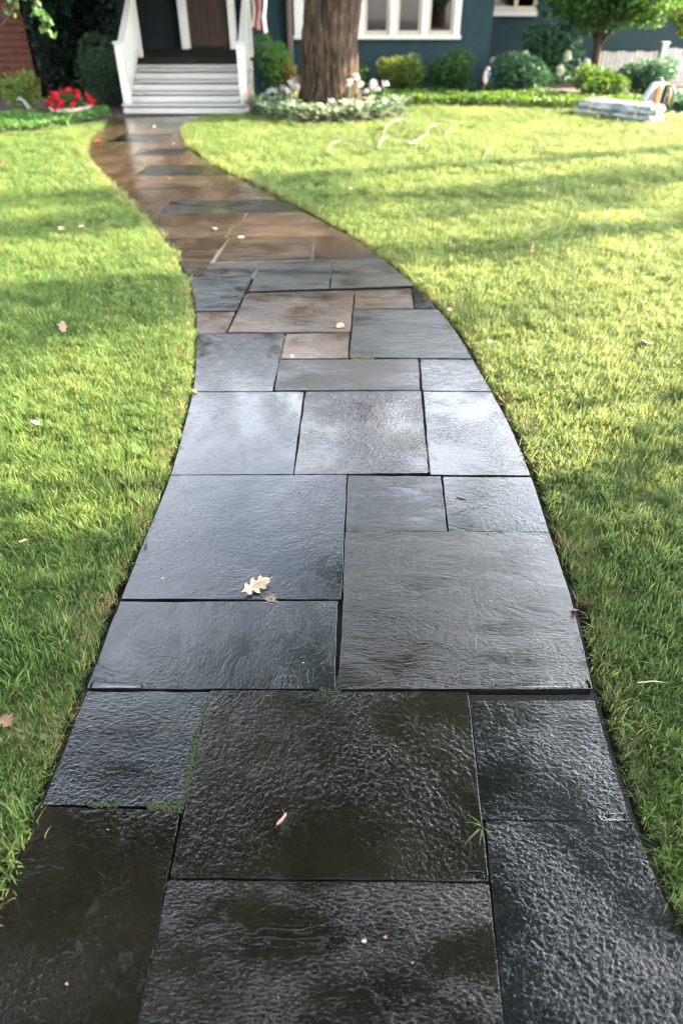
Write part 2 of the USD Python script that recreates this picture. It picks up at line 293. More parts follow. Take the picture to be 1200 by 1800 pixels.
obj('joint_sand', sheet(PATH.intersection(sbox(-6, 5.0, 4, 13.06)), -.0045), 'joint_pale', path)
def slab_mesh(poly, top, seed, thick=.03, bev=.0007, wob=.0022):
    poly = shapely.geometry.polygon.orient(poly, 1.0)
    ring = np.array(poly.exterior.segmentize(.045).coords)[:-1]; g = rng(seed)
    n3 = np.c_[ring * 14, np.full(len(ring), seed * 3.3)]
    ring = ring + (np.stack([meshkit.fbm(n3, 3, 1), meshkit.fbm(n3 + 50, 3, 2)], 1) - .5) * 2 * wob * 2
    inner = Polygon(ring).buffer(0)
    if inner.geom_type != 'Polygon': inner = max(inner.geoms, key=lambda q: q.area)
    ring = np.array(shapely.geometry.polygon.orient(inner, 1.0).exterior.coords)[:-1]
    c = ring.mean(0)
    prev, nxt = np.roll(ring, 1, 0), np.roll(ring, -1, 0)
    t = nxt - prev; t /= np.linalg.norm(t, axis=1, keepdims=True) + 1e-9; nin = np.stack([-t[:, 1], t[:, 0]], 1)
    sl = g.normal(0, .0022, 2)
    zt = lambda q: top + (q - c) @ sl
    b = bev * (.6 + .8 * meshkit.noise(np.c_[ring * 9, np.zeros(len(ring))], seed))[:, None]
    r0, r1, r2 = ring, ring + nin * b * .3, ring + nin * b
    lay = [np.c_[r0, np.full(len(ring), -thick)], np.c_[r0, zt(r0) - b[:, 0]], np.c_[r1, zt(r1) - b[:, 0] * .3], np.c_[r2, zt(r2)]]
    n = len(ring); V = np.vstack(lay); F = []
    i = np.arange(n); j = (i + 1) % n
    for k in range(3): F += [np.c_[k * n + i, k * n + j, (k + 1) * n + j], np.c_[k * n + i, (k + 1) * n + j, (k + 1) * n + i]]
    tv, tf = trimesh.creation.triangulate_polygon(Polygon(r2).buffer(0), engine='earcut')
    tm = trimesh.Trimesh(np.c_[tv, zt(tv)], tf, process=False)
    if len(tm.faces) and tm.face_normals[:, 2].mean() < 0: tm.invert()
    return cat([trimesh.Trimesh(V, np.vstack(F), process=False), tm])

near = [  # corners as the photograph shows them; the outer ones run past the edge and are cut by it; last number: stone kind, height (mm)
    ([(-200, 1413), (316, 1427), (212, 1960), (-400, 1960)], 3, 2), ([(297, 1548), (858, 1554), (900, 1960), (213, 1960)], 1, 0), ([(853, 1444), (1220, 1447), (1500, 1960), (906, 1960)], 7, 1),
    ([(60, 1216), (366, 1217), (320, 1419), (-60, 1411)], 7, 0), ([(370, 1215), (821, 1217), (857, 1549), (301, 1542)], 3, 3), ([(827, 1230), (1150, 1232), (1200, 1441), (849, 1438)], 7, -6),
    ([(120, 1060), (593, 1058), (587, 1212), (50, 1210)], 2, 3), ([(608, 936), (1060, 937), (1140, 1213), (597, 1213)], 1, 6),
    ([(220, 838), (608, 836), (599, 1054), (130, 1053)], 0, 4), ([(612, 837), (774, 838), (784, 934), (609, 934)], 4, 2), ([(779, 840), (1020, 841), (1060, 936), (789, 935)], 0, 4),
    ([(260, 691), (533, 690), (514, 834), (220, 835)], 2, 3), ([(538, 688), (739, 687), (751, 833), (518, 834)], 3, 2), ([(744, 689), (960, 691), (1020, 837), (757, 835)], 0, 3),
    ([(260, 588), (500, 586), (478, 688), (260, 689)], 2, 3), ([(504, 587), (613, 585), (611, 629), (494, 630)], 6, 1), ([(493, 633), (734, 632), (737, 686), (483, 686)], 1, 3), ([(739, 632), (920, 634), (950, 689), (743, 687)], 0, 3),
    ([(622, 544), (850, 546), (920, 631), (615, 628)], 4, 3), ([(434, 516), (622, 511), (615, 583), (401, 584)], 5, 2), ([(280, 550), (412, 548), (397, 585), (280, 587)], 6, 1),
    ([(625, 511), (721, 507), (726, 542), (623, 542)], 5, 1), ([(724, 470), (800, 500), (820, 543), (729, 542)], 0, 2), ([(260, 489), (442, 486), (415, 546), (260, 548)], 4, 3),
    ([(460, 460), (581, 457), (578, 507), (437, 512)], 1, 2), ([(585, 457), (740, 455), (760, 501), (581, 508)], 1, 3), ([(369, 462), (457, 460), (443, 484), (357, 486)], 1, 1),
    ([(230, 441), (383, 440), (355, 485), (240, 486)], 5, 2), ([(220, 418), (402, 417), (386, 438), (220, 439)], 6, 1), ([(405, 417), (554, 416), (547, 455), (379, 459)], 5, 2), ([(558, 415), (720, 413), (740, 452), (551, 455)], 6, 2)]
allpoly, k = [], 0
for q, kind, mm in near:
    p = Polygon([U(*c)[:2] for c in q]).intersection(PATH)
    p = max(getattr(p, 'geoms', [p]), key=lambda g_: g_.area).buffer(-.005).buffer(.0065, quad_segs=3)
    allpoly.append(p); k += 1
    obj('slab', slab_mesh(p, mm / 1000, k), SLAB[kind], path)
# farther up the walk: rows of stones, turned a little with the bend
g = rng(5); y0 = U(400, 416)[1] + .006; rowy = [y0]
while rowy[-1] < 13.3: rowy.append(rowy[-1] + g.uniform(.40, .62))
far_region = PATH.intersection(sbox(-6, y0, 4, 13.04))
ua, va = np.array([math.cos(.05), math.sin(.05)]), np.array([math.sin(.08), math.cos(.08)]); O = np.array([-1.5, y0])
v = -.25
while v < 8.5:
    hgt = g.uniform(.42, .62); u = -5.5 + g.uniform(0, .6)
    while u < 5:
        w = g.choice([.46, .61, .76, .91])
        p = Polygon([O + ua * (u + a_) + va * (v + b_) for a_, b_ in ((.004, .004), (w - .004, .004), (w - .004, hgt - .004), (.004, hgt - .004))]).intersection(far_region)
        for q in getattr(p, 'geoms', [p]):
            if q.geom_type == 'Polygon' and q.area > .006:
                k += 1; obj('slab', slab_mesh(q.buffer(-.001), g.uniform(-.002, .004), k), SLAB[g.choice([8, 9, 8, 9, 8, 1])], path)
        u += w
    v += hgt

# moss in some of the joints
g = rng(8); mp = []
def mossline(a, b, n, w=.007):
    a, b = U(*a), U(*b)
    for t in g.random(n):
        p = a + (b - a) * t + np.r_[g.normal(0, w, 2), 0]
        m = trimesh.creation.icosphere(1, 1); m.vertices *= np.array([1, 1, .55]) * g.uniform(.002, .0055); m.apply_translation(p + [0, 0, -.004 + g.uniform(0, .006)]); mp.append(m)
mossline((362, 1235), (322, 1415), 260, .004); mossline((345, 1285), (330, 1380), 160, .006); mossline((322, 1420), (262, 1420), 130, .006); mossline((215, 1417), (160, 1414), 60, .003)
mossline((845, 935), (880, 935), 130, .005); mossline((655, 630), (618, 629), 90, .006); mossline((499, 590), (484, 680), 120, .003); mossline((595, 1190), (592, 1213), 60, .004); mossline((560, 1212), (600, 1214), 60, .003); mossline((748, 780), (753, 830), 60, .003)
tag(obj('moss', cat(mp), 'moss'), 'bright green moss growing in the joints between wet slabs', 'moss', kind='stuff')

# ------------------------------------------------------------------ lawns
bedL = [U(-400, 246)[:2], U(-60, 240)[:2], U(60, 232)[:2], U(140, 222)[:2], U(200, 210)[:2]]
leftLawn = Polygon(np.vstack([LE[:-3], [bedL[4]], [bedL[3]], [bedL[2]], [bedL[1]], [bedL[0]], [(-9, 3)], [(-6, -1)], [(-1.5, -1)]])).buffer(0).difference(PATH.buffer(.008))
bedR = [U(430, 197)[:2], U(560, 189)[:2], U(720, 187)[:2], U(880, 190)[:2], U(1010, 196)[:2], U(1100, 200)[:2], U(1300, 206)[:2]]
rightLawn = Polygon(np.vstack([RE[:-2], bedR, [(11, 11)], [(11, -1)], [(1.5, -1)]])).buffer(0).difference(PATH.buffer(.022))
RING = affinity.scale(Point(-.20, 12.95).buffer(1.0, 32), 1.22, 1.05)
rightLawn = rightLawn.difference(RING)
lawns = []
for poly in (leftLawn, rightLawn):
    tag(obj('lawn_soil', sheet(poly.buffer(-.035), -.016), 'thatch'), kind='structure')
bed_all = sbox(-12, 9, 12, 18.4).difference(leftLawn.buffer(.01)).difference(rightLawn.buffer(.01)).difference(PATH.buffer(.03))
tag(obj('planting_bed', sheet(bed_all, -.024), 'mulch'), kind='structure')

def blade_patch(n, R, h0, h1, w, seed, straw=.0):
    g = rng(seed)
    rr, th = R * np.sqrt(g.random(n)), g.random(n) * 2 * np.pi
    base = np.stack([rr * np.cos(th), rr * np.sin(th), np.zeros(n)], 1)
    nt = max(1, n // 13); tw_ = g.integers(0, nt, n); taz = g.random(nt) * 6.283      # blades of one tuft share their lean
    tcen = np.stack([R * np.sqrt(g.random(nt)), g.random(nt) * 6.283], 1); tcen = np.stack([tcen[:, 0] * np.cos(tcen[:, 1]), tcen[:, 0] * np.sin(tcen[:, 1]), np.zeros(nt)], 1)
    if nt > 1: base = np.where(g.random(n)[:, None] < .6, tcen[tw_] + np.c_[g.normal(0, .012, (n, 2)), np.zeros(n)], base)
    az = taz[tw_] + g.normal(0, .75, n)
    d = np.stack([np.cos(az), np.sin(az), np.zeros(n)], 1); s = np.stack([-np.sin(az), np.cos(az), np.zeros(n)], 1)
    h = g.uniform(h0, h1, n)[:, None]; lean = (g.beta(1.6, 1.6, n) * 1.25 + .05)[:, None]; ww = (w * g.uniform(.6, 1.3, n))[:, None]
    tw = g.normal(0, .5, n)[:, None]
    V = []
    for t, wf in ((0, .8), (.38, 1.0), (.72, .75)):
        c = base + d * h * lean * t ** 1.8 * .8 + np.array([0, 0, 1.0]) * h * (t - .42 * lean * t ** 2)
        sd = s + d * tw * t
        V += [c - sd * ww * wf * .5, c + sd * ww * wf * .5]
    V.append(base + d * h * lean * .8 + np.array([0, 0, 1.0]) * h * (1 - .42 * lean))
    V = np.stack(V, 1).reshape(-1, 3); i = np.arange(n)[:, None] * 7
    F = np.concatenate([i + [0, 1, 3], i + [0, 3, 2], i + [2, 3, 5], i + [2, 5, 4], i + [4, 5, 6]])
    return trimesh.Trimesh(V, F, process=False)
NBIG, NSML = 6, 4
protos = [blade_patch(190, .105, .024, .066, .0034, 100 + i) for i in range(NBIG)] + [blade_patch(14, .022, .022, .056, .0030, 200 + i) for i in range(NSML)] + [blade_patch(60, .07, .05, .105, .0048, 300 + i) for i in range(3)]
def fill_lawn(poly, label, seed):
    g = rng(seed); P, I, S = [], [], []
    edge = poly.boundary
    x0, y0_, x1, y1 = poly.bounds; y0_ = max(y0_, .2)
    yy = y0_
    def vis(X, Y, z=.03):
        zc = Y * math.cos(PITCH) + (H - z) * math.sin(PITCH); px = CX + FPX * X / zc; py = CY + FPX * ((H - z) * math.cos(PITCH) - Y * math.sin(PITCH)) / zc
        return (px > -130) & (px < 1330) & (py > -60) & (py < 1960)
    for (ya, yb, sp, sc) in ((.2, 4.2, .082, 1.0), (4.2, 7.5, .098, 1.12), (7.5, 15, .125, 1.4)):
        gx, gy = np.meshgrid(np.arange(x0, x1, sp), np.arange(max(ya, y0_), min(yb, y1), sp)); q = np.c_[gx.ravel(), gy.ravel()]
        q = q + g.uniform(-.45, .45, q.shape) * sp; q = q[vis(q[:, 0], q[:, 1])]
        pts = shapely.points(q); inside = shapely.contains(poly, pts); q, pts = q[inside], pts[inside]
        dist = shapely.distance(edge, pts); q = q[dist > .085 * sc]
        P.append(q); I.append(g.integers(0, NBIG, len(q))); S.append(sc * g.uniform(.85, 1.2, len(q)))
    # finer tufts along the cut edges
    x0b = poly.intersection(edge.buffer(.13)).difference(Polygon()).bounds
    gx, gy = np.meshgrid(np.arange(x0, x1, .021), np.arange(y0_, y1, .021)); q = np.c_[gx.ravel(), gy.ravel()]
    q = q + g.uniform(-.01, .01, q.shape); q = q[vis(q[:, 0], q[:, 1])]
    q = q[(q[:, 1] < 7) | (g.random(len(q)) < .45)]
    shapely.prepare(poly); pts = shapely.points(q); ins = shapely.contains(poly, pts); q, pts = q[ins], pts[ins]
    band = edge.buffer(.125); shapely.prepare(band); on = shapely.contains(band, pts); q, pts = q[on], pts[on]
    dist = shapely.distance(edge, pts); keep = (dist > .008 + .02 * meshkit.noise(np.c_[q * 9, q[:, 0] * 0], 3)); q = q[keep]
    P.append(q); I.append(NBIG + g.integers(0, NSML, len(q))); S.append(np.where(q[:, 1] > 7, 1.6, 1.0) * g.uniform(.75, 1.15, len(q)))
    # longer coarse tufts here and there, mostly near the camera
    q = np.c_[g.uniform(x0, x1, 1900), g.uniform(.3, 5.0, 1900)]; q = q[vis(q[:, 0], q[:, 1])]; q = q[meshkit.fbm(np.c_[q * 1.6, q[:, 0] * 0], 3, seed) > .50]
    q = q[shapely.contains(poly.buffer(-.05), shapely.points(q))]
    P.append(q); I.append(NBIG + NSML + g.integers(0, 3, len(q))); S.append(g.uniform(.6, 1.05, len(q)))
    P, I, S = np.vstack(P), np.concatenate(I), np.concatenate(S); n = len(P)
    # gentle lumps: taller and shorter grass
    S = S * (.78 + .5 * meshkit.fbm(np.c_[P * 1.3, P[:, 0] * 0], 3, 11))
    zz = -.017 + .012 * (meshkit.fbm(np.c_[P * 2, P[:, 0] * 0], 2, 12) - .5)
    pi = UsdGeom.PointInstancer.Define(stage, numbered('/World', 'grass'))
    for j, m in enumerate(protos):
        pm = usdkit.mesh(stage, f'{pi.GetPath()}/tuft_{j:03d}', m, M['grass_dry' if j in (NBIG + NSML - 1,) else 'grass'], smooth=False); pi.GetPrototypesRel().AddTarget(pm.GetPath())
    a = g.random(n) * np.pi * 2; tilt = g.normal(0, .13, (n, 2))
    # at the cut edge many tufts flop over the stone
    near_p = shapely.shortest_line(shapely.points(P), PATH); ends = shapely.get_coordinates(near_p).reshape(-1, 2, 2); dv = ends[:, 1] - ends[:, 0]; dl = np.linalg.norm(dv, axis=1)
    flop = (dl < .06) & (g.random(n) < .55) & (I >= NBIG); dvn = dv / np.maximum(dl, 1e-6)[:, None]; tilt = np.where(flop[:, None], np.c_[-dvn[:, 1], dvn[:, 0]] * g.uniform(.3, 1.0, n)[:, None], tilt)
    th = np.linalg.norm(tilt, axis=1); ax_ = tilt / np.maximum(th, 1e-9)[:, None]; qw, qx, qy = np.cos(th / 2), ax_[:, 0] * np.sin(th / 2), ax_[:, 1] * np.sin(th / 2); ca, sa = np.cos(a / 2), np.sin(a / 2)
    quat = np.c_[qw * ca, qx * ca + qy * sa, qy * ca - qx * sa, qw * sa]
    pi.CreatePositionsAttr(Vt.Vec3fArray.FromNumpy(np.c_[P, zz].astype(np.float32)))
    pi.CreateOrientationsAttr(Vt.QuathArray([Gf.Quath(*map(float, q)) for q in quat]))
    pi.CreateScalesAttr(Vt.Vec3fArray.FromNumpy((np.ones((n, 3)) * S[:, None]).astype(np.float32)))
    pi.CreateProtoIndicesAttr(Vt.IntArray.FromNumpy(I.astype(np.int32)))
    tag(pi, label, 'grass', kind='stuff'); return n
n1 = fill_lawn(leftLawn, 'short green lawn grass along the left edge of the wet path', 21)
n2 = fill_lawn(rightLawn, 'broad lawn of green grass to the right of the wet path', 22)
print('grass instances', n1, n2)

# ------------------------------------------------------------------ the teal house, its porch and steps
YW, YD, YR = 16.2, 16.35, 18.4               # front wall, door wall at the back of the porch, set-back wall on the right
XL, XP, XC = at(188, 60, YD)[0], at(434, 60, YW)[0], at(863, 60, YW)[0]
house = thing('house', (0, 0, 0)); tag(house, 'dark teal shingled house with white trimmed windows and a porch', 'house')
def lapped(x0, x1, y, z0, z1, course=.125, seed=0):
    """shingle courses, each one leaning out over the one below"""
    out = []; z = z0; g = rng(seed)
    while z < z1:
        zz = min(z + course, z1); x = x0
        prof = np.array([[y, z], [y - .009, z], [y - .003, zz], [y, zz]])
        V = np.vstack([np.c_[np.full(4, x0), prof], np.c_[np.full(4, x1), prof]])
        out.append(trimesh.convex.convex_hull(V)); z = zz
    return cat(out)
PF = at(330, 101.5, 14.22)[2]                 # porch floor height
obj('wall', cat([bx(XP, XC, YW, YW + .25, -.05, 5.6), lapped(XP, XC, YW - .001, -.02, 3.2, .085)]), 'teal_paint', house)
obj('wall', bx(XC - .25, XC - .003, YW + .26, YR - .01, -.05, 5.6), 'teal_paint', house)
obj('wall', cat([bx(XC - .2, 9.5, YR, YR + .25, -.05, 5.6), lapped(XC, 9.5, YR - .001, -.02, 3.2, .085)]), 'teal_paint', house)
obj('wall', cat([bx(XL - .03, XP, YD, YD + .2, -.05, 5.6), lapped(XL - .03, at(247, 60, YD)[0], YD - .001, PF, 3.0)]), 'teal_paint', house)
obj('wall', bx(XP - .003, XP + .2, YW + .252, YD - .002, PF, 5.6), 'teal_paint', house)
obj('porch_floor', bx(XL + .02, XP - .002, 14.22, YD - .002, PF - .09, PF), 'porch_board', house)
obj('porch_skirt', bx(XL + .02, XP - .004, 14.3, 14.34, -.05, PF - .092), 'dark_paint', house)
obj('porch_roof', bx(XL - .6, XP + .5, 12.9, YD, 2.35, 2.6), 'dark_paint', house)  # unseen roof, lowered and drawn forward to darken the porch
# gable roof
V = np.array([[XL - 1.4, YW - .7, 5.5], [9.9, YW - .7, 5.5], [9.9, YW + 9, 5.5], [XL - 1.4, YW + 9, 5.5], [XL - 1.4, YW + 4.2, 8.4], [9.9, YW + 4.2, 8.4]])
obj('roof', trimesh.convex.convex_hull(V), 'roof_shingle', house)
obj('wall', bx(XL - .03, 9.5, YW + 2.5, YW + 8.5, -.05, 5.49), 'teal_paint', house)
# dark side window of the porch, white jambs, wooden door
xa, xb = at(250, 60, YD)[0], at(317, 60, YD)[0]; xc_, xd = at(334, 60, YD)[0], at(404, 60, YD)[0]
w = part_x('window', house)
obj('frame', cat([bx(xa - .05, xa, YD - .04, YD - .003, PF + .002, 2.5), bx(xa, xb, YD - .04, YD - .003, PF + .002, PF + .07)]), 'dark_paint', w); obj('pane', bx(xa, xb, YD - .02, YD - .003, PF + .071, 2.5), 'dark_paint', w)
obj('door_frame', cat([cbx(xb + .02, xc_, YD - .10, YD - .005, PF + .002, 2.6), cbx(xd, xd + .14, YD - .10, YD - .005, PF + .002, 2.6)]), 'white_paint', house)
d = part_x('door', house)
dw = (xd - xc_ - .01) / 6
for i in range(6):
    obj('plank', cbx(xc_ + .005 + i * dw, xc_ + .005 + (i + 1) * dw - .006, YD - .06, YD - .02, PF + .03, 2.55, .004), 'door_wood', d)
obj('rail', bx(xc_ + .01, xd - .01, YD - .075, YD - .061, PF + .05, PF + .20), 'door_wood', d)
obj('handle', cat([trimesh.creation.icosphere(2, .035, ), ]).apply_translation((xd - .1, YD - .11, 1.62)), 'brown_metal', d)
obj('door_sill', bx(xc_, xd, YD - .14, YD - .003, PF + .001, PF + .028), 'dark_paint', house)
# triple window in the front wall, a fourth light behind the tree trunk
sill_z = at(700, 60, YW)[2]; sill_b = at(700, 68, YW)[2]
wx0, wx1 = at(517, 40, YW)[0], at(809, 40, YW)[0]
w = part_x('window', house)
obj('sill', cbx(wx0 - .02, wx1 + .02, YW - .10, YW - .02, sill_b, sill_z, .008), 'white_paint', w)
panes = [(534, 574), (583, 624), (640, 684), (697, 740), (752, 797)]
edges = [517] + [v for p_ in panes for v in p_] + [809]
fr = []
for i in range(0, len(edges), 2):
    fr.append(cbx(at(edges[i], 30, YW)[0], at(edges[i + 1], 30, YW)[0], YW - .085, YW - .02, sill_z - .002, 2.7, .006))
obj('frame', cat(fr), 'white_paint', w)
for p_ in panes:
    a0, a1 = at(p_[0], 30, YW)[0], at(p_[1], 30, YW)[0]; s = .052
    obj('sash', cat([bx(a0 + .001, a0 + s, YW - .06, YW - .018, sill_z + .001, 2.6), bx(a1 - s, a1 - .001, YW - .06, YW - .018, sill_z + .001, 2.6), bx(a0 + s, a1 - s, YW - .06, YW - .018, sill_z + .001, sill_z + .065)]), 'tan_paint', w)
    obj('pane', bx(a0 + s, a1 - s, YW - .042, YW - .034, sill_z + .066, 2.6), 'window_glass', w)
    obj('dark_room_sheet', bx(a0 + s, a1 - s, YW - .0185, YW - .0175, sill_z + .066, 2.6), 'dark_paint', w)  # dark sheet behind the glass, standing in for the unlit room
w = part_x('window', house)
ra, rb, rz = at(856, 10, YR)[0], at(936, 10, YR)[0], at(900, 19, YR)[2]
obj('sill', cbx(XC + .02, rb + .1, YR - .1, YR - .02, rz - .085, rz), 'white_paint', w)
obj('sash', cat([bx(XC + .03, XC + .10, YR - .07, YR - .02, rz, 2.6), bx(XC + .10, rb, YR - .07, YR - .02, rz, rz + .09), bx(at(902, 10, YR)[0], at(908, 10, YR)[0], YR - .075, YR - .018, rz + .001, 2.6), bx(rb - .001, rb + .08, YR - .07, YR - .02, rz, 2.6)]), 'tan_paint', w)
obj('pane', bx(XC + .10, rb, YR - .045, YR - .04, rz + .091, 2.6), 'window_glass', w); obj('dark_room_sheet', bx(XC + .1, rb, YR - .0195, YR - .0185, rz + .091, 2.6), 'dark_paint', w)  # same dark sheet for the unlit room behind this window
dx = at(509, 40, YW)[0]
obj('downspout', cat([cbx(dx - .05, dx + .05, YW - .12, YW - .03, .12, 3.0, .015)]), 'brown_metal', house)

# steps
sx0, sx1 = U(219, 200)[0], U(436, 199)[0]; sy = 13.06; rise = PF / 5; run = (14.22 - sy) / 4
steps = thing('front_steps'); tag(steps, 'white painted wooden front steps with two sloping balustrades leading to the porch', 'steps')
for i in range(5):
    y0s = sy + i * run; t_ = rise * (i + 1) - (.0 if i < 4 else .002)
    s = part_x('step', steps)
    ext = .03 if i == 0 else 0
    obj('riser', bx(sx0 - ext, sx1 + ext, y0s + .03, y0s + .05, rise * i if i == 0 else rise * i + .001, t_ - .058), 'white_paint', s)
    if i < 4: obj('tread', cbx(sx0 - ext - .01, sx1 + ext + .01, y0s, y0s + run + .029, t_ - .035, t_, .006), 'tread_paint', s)
    else: obj('tread', cbx(sx0 - .01, sx1 + .01, y0s - .002, y0s + .10, t_ - .035, t_ + .004, .006), 'porch_board', s)
def skirt(x): return trimesh.creation.extrude_polygon(Polygon([(sy + .06, 0), (14.25, 0), (14.25, PF - .01)] + [(sy + .06 + i * run * 1.0, rise * (i + 1) - .04) for i in range(4, -1, -1) if i < 4]), .03)
for x in (sx0 + .002, sx1 - .034):
    m = skirt(0); v = m.vertices.copy(); m.vertices = np.c_[v[:, 2] + x, v[:, 0], v[:, 1]]; m.invert() if m.volume < 0 else None
    obj('stringer', m, 'white_paint', steps)
for xpost in (sx0 + .055, sx1 - .055):
    rl = part_x('balustrade', steps); yb, yt = sy + .10, 14.36
    h1 = at(218, 72, yb)[2]
    obj('newel_post', cat([cbx(xpost - .062, xpost + .062, yb - .062, yb + .062, rise + .001, h1 - .03, .006), cbx(xpost - .085, xpost + .085, yb - .085, yb + .085, h1 - .029, h1, .01)]), 'white_paint', rl)
    ht = PF + .82
    obj('newel_post', cat([cbx(xpost - .062, xpost + .062, yt - .062, yt + .062, PF + .005, ht + .10, .006), cbx(xpost - .085, xpost + .085, yt - .085, yt + .085, ht + .101, ht + .13, .01)]), 'white_paint', rl)
    def rail(z0, z1, wdt, th):
        V = np.array([[xpost + sx_ * wdt, y_, z_ + dz] for y_, z_ in ((yb + .063, z0), (yt - .063, z1)) for sx_ in (-1, 1) for dz in (0, th)]); return trimesh.convex.convex_hull(V)
    obj('handrail', rail(h1 - .11, ht - .02, .045, .075), 'white_paint', rl)
    lo = rise + .10; obj('bottom_rail', rail(lo, PF + .10, .03, .06), 'white_paint', rl)
    for i in range(9):
        t = (i + 1) / 10; y_ = yb + (yt - yb) * t; zb = lo + .06 + (PF + .10 - lo) * t - .015; zt = h1 - .11 + (ht - .02 - h1 + .11) * t + .004
        obj('baluster', bx(xpost - .017, xpost + .017, y_ - .017, y_ + .017, zb, zt), 'white_paint', rl)
# flag hanging beside the porch
fl = thing('flag', at(452, 0, 14.9)); tag(fl, 'red and white striped cloth flag hanging beside the porch rail', 'flag')
f0 = at(452, 0, 14.9)
def fx(px, py): q = at(px, py, 14.9); return q - f0
st = [(441, 441.5, 443), (445, 446.5, 447), (449, 450, 451.5), (453, 454, 456), (457, 458, 460), (461, 462, 464), (465.5, 466.5, 466.5)]
for i in range(5):
    rows = []
    for j, py in enumerate(np.linspace(-90, 57, 24)):
        e0 = 440 + i * 5.2; e1 = e0 + 5.2; t = (py + 90) / 147; bottom_cut = 46 + i * 2.6
        pyc = min(py, bottom_cut); wv = 1.6 * math.sin(pyc * .09 + i * .5) + t * 3
        for e in (e0, e1):
            q = fx(e + wv, pyc); rows.append(q + [0, .035 * math.sin(e * .42) + .02 * math.sin(pyc * .06), 0])
    R = np.array(rows).reshape(24, 2, 3); F = []
    top = R.reshape(-1, 3); back = top + [0, .006, 0]; n = len(top)
    for j in range(23):
        a, b, c, d_ = 2 * j, 2 * j + 1, 2 * j + 3, 2 * j + 2
        F += [(a, b, c), (a, c, d_), (n + a, n + c, n + b), (n + a, n + d_, n + c), (a, d_, n + d_), (a, n + d_, n + a), (b, n + b, n + c), (b, n + c, c)]
    obj('stripe', trimesh.Trimesh(np.vstack([top, back]), F, process=False), 'flag_red' if i % 2 else 'flag_white', fl)
obj('pole', tube([fx(466, 60), fx(462, 40), fx(430, -120), fx(420, -160)], .012), 'white_paint', fl)

# ------------------------------------------------------------------ brown house on the left, dark evergreens
YB = 14.9; bh = thing('brown_house'); tag(bh, 'neighbouring house with reddish brown horizontal board siding at far left', 'house')
bxr = at(56, 100, YB)[0]
zc0 = -.05; i = 0
while zc0 < 2.6:
    g = rng(600 + i); prof = [[YB, zc0], [YB - .03, zc0 + .002], [YB - .006, zc0 + .112], [YB, zc0 + .112]]
    V = np.vstack([np.c_[np.full(4, -9.0), prof], np.c_[np.full(4, bxr + g.uniform(-.006, .006)), prof]])
    obj('siding_board', trimesh.convex.convex_hull(V), 'brown_siding', bh); zc0 += .109; i += 1
obj('wall', bx(-9, bxr - .01, YB + .002, YB + 8, -.05, 5.0), 'brown_siding', bh)
obj('roof', trimesh.convex.convex_hull(np.array([[-9.5, YB - .5, 5.01], [bxr + .4, YB - .5, 5.01], [-9.5, YB + 8.5, 5.01], [bxr + .4, YB + 8.5, 5.01], [-9.5, YB + 4, 7], [bxr + .4, YB + 4, 7]])), 'roof_shingle', bh)

def shrub(name, label, c, r, n, size, leaf, seed, cat_='shrub', group=None, asp=.5, lumps=18, lump=.42, stem=True, fill=.3, parts=None):
    """a bush: leafy mass standing on the bed, short stems below"""
    t = thing(name, (c[0], c[1], -.02)); tag(t, label, cat_, group)
    P, N = cloud((0, 0, r[2] * .98), r, n, seed, lumps, lump, fill); keep = P[:, 2] > .02; P, N = P[keep], N[keep]
    obj('foliage', leaves(P, N, size, seed + 1, asp), leaf, t)
    if stem:
        g = rng(seed + 2); ms = []
        for i in range(5):
            a = g.uniform(0, 6.28); e = np.array([math.cos(a) * r[0] * .5, math.sin(a) * r[1] * .5, r[2] * 1.2])
            ms.append(tube([(0, 0, 0), e * .4 + [0, 0, .05], e], [.02, .014, .006], 6))
        obj('stem', cat(ms), 'bark', t)
    return t
def base(px, py, Y=None):  # ground point
    return U(px, py)
def sh(px, Y): return np.array([at(px, 100, Y)[0], Y])
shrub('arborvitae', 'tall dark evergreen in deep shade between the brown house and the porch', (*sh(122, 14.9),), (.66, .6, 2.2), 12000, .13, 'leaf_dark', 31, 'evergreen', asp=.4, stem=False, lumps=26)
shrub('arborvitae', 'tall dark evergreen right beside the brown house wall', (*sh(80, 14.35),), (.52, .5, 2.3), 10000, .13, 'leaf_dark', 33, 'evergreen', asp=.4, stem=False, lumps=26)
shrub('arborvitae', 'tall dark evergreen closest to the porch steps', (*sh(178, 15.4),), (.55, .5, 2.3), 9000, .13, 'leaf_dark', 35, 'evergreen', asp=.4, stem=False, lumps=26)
shrub('clipped_bush', 'rounded dark green clipped bush beside the left newel post', (*sh(174, 13.9),), (.43, .45, .50), 7000, .045, 'leaf_clipped', 37, lumps=10, lump=.62, asp=.4)
shrub('yellow_bush', 'small yellow green bush in front of the brown house', (*sh(25, 13.0),), (.40, .38, .34), 900, .075, 'leaf_yellow', 39, lumps=12)
shrub('porch_bush', 'rounded green bush with gold tips left of the big trunk', (*sh(484, 15.0),), (.46, .45, .55), 4200, .055, 'leaf_bright', 41, lumps=16)
shrub('gold_bush', 'low golden leaved bush tucked against the left of the big trunk', (*sh(512, 14.4),), (.24, .25, .36), 900, .06, 'leaf_gold', 43, lumps=10)
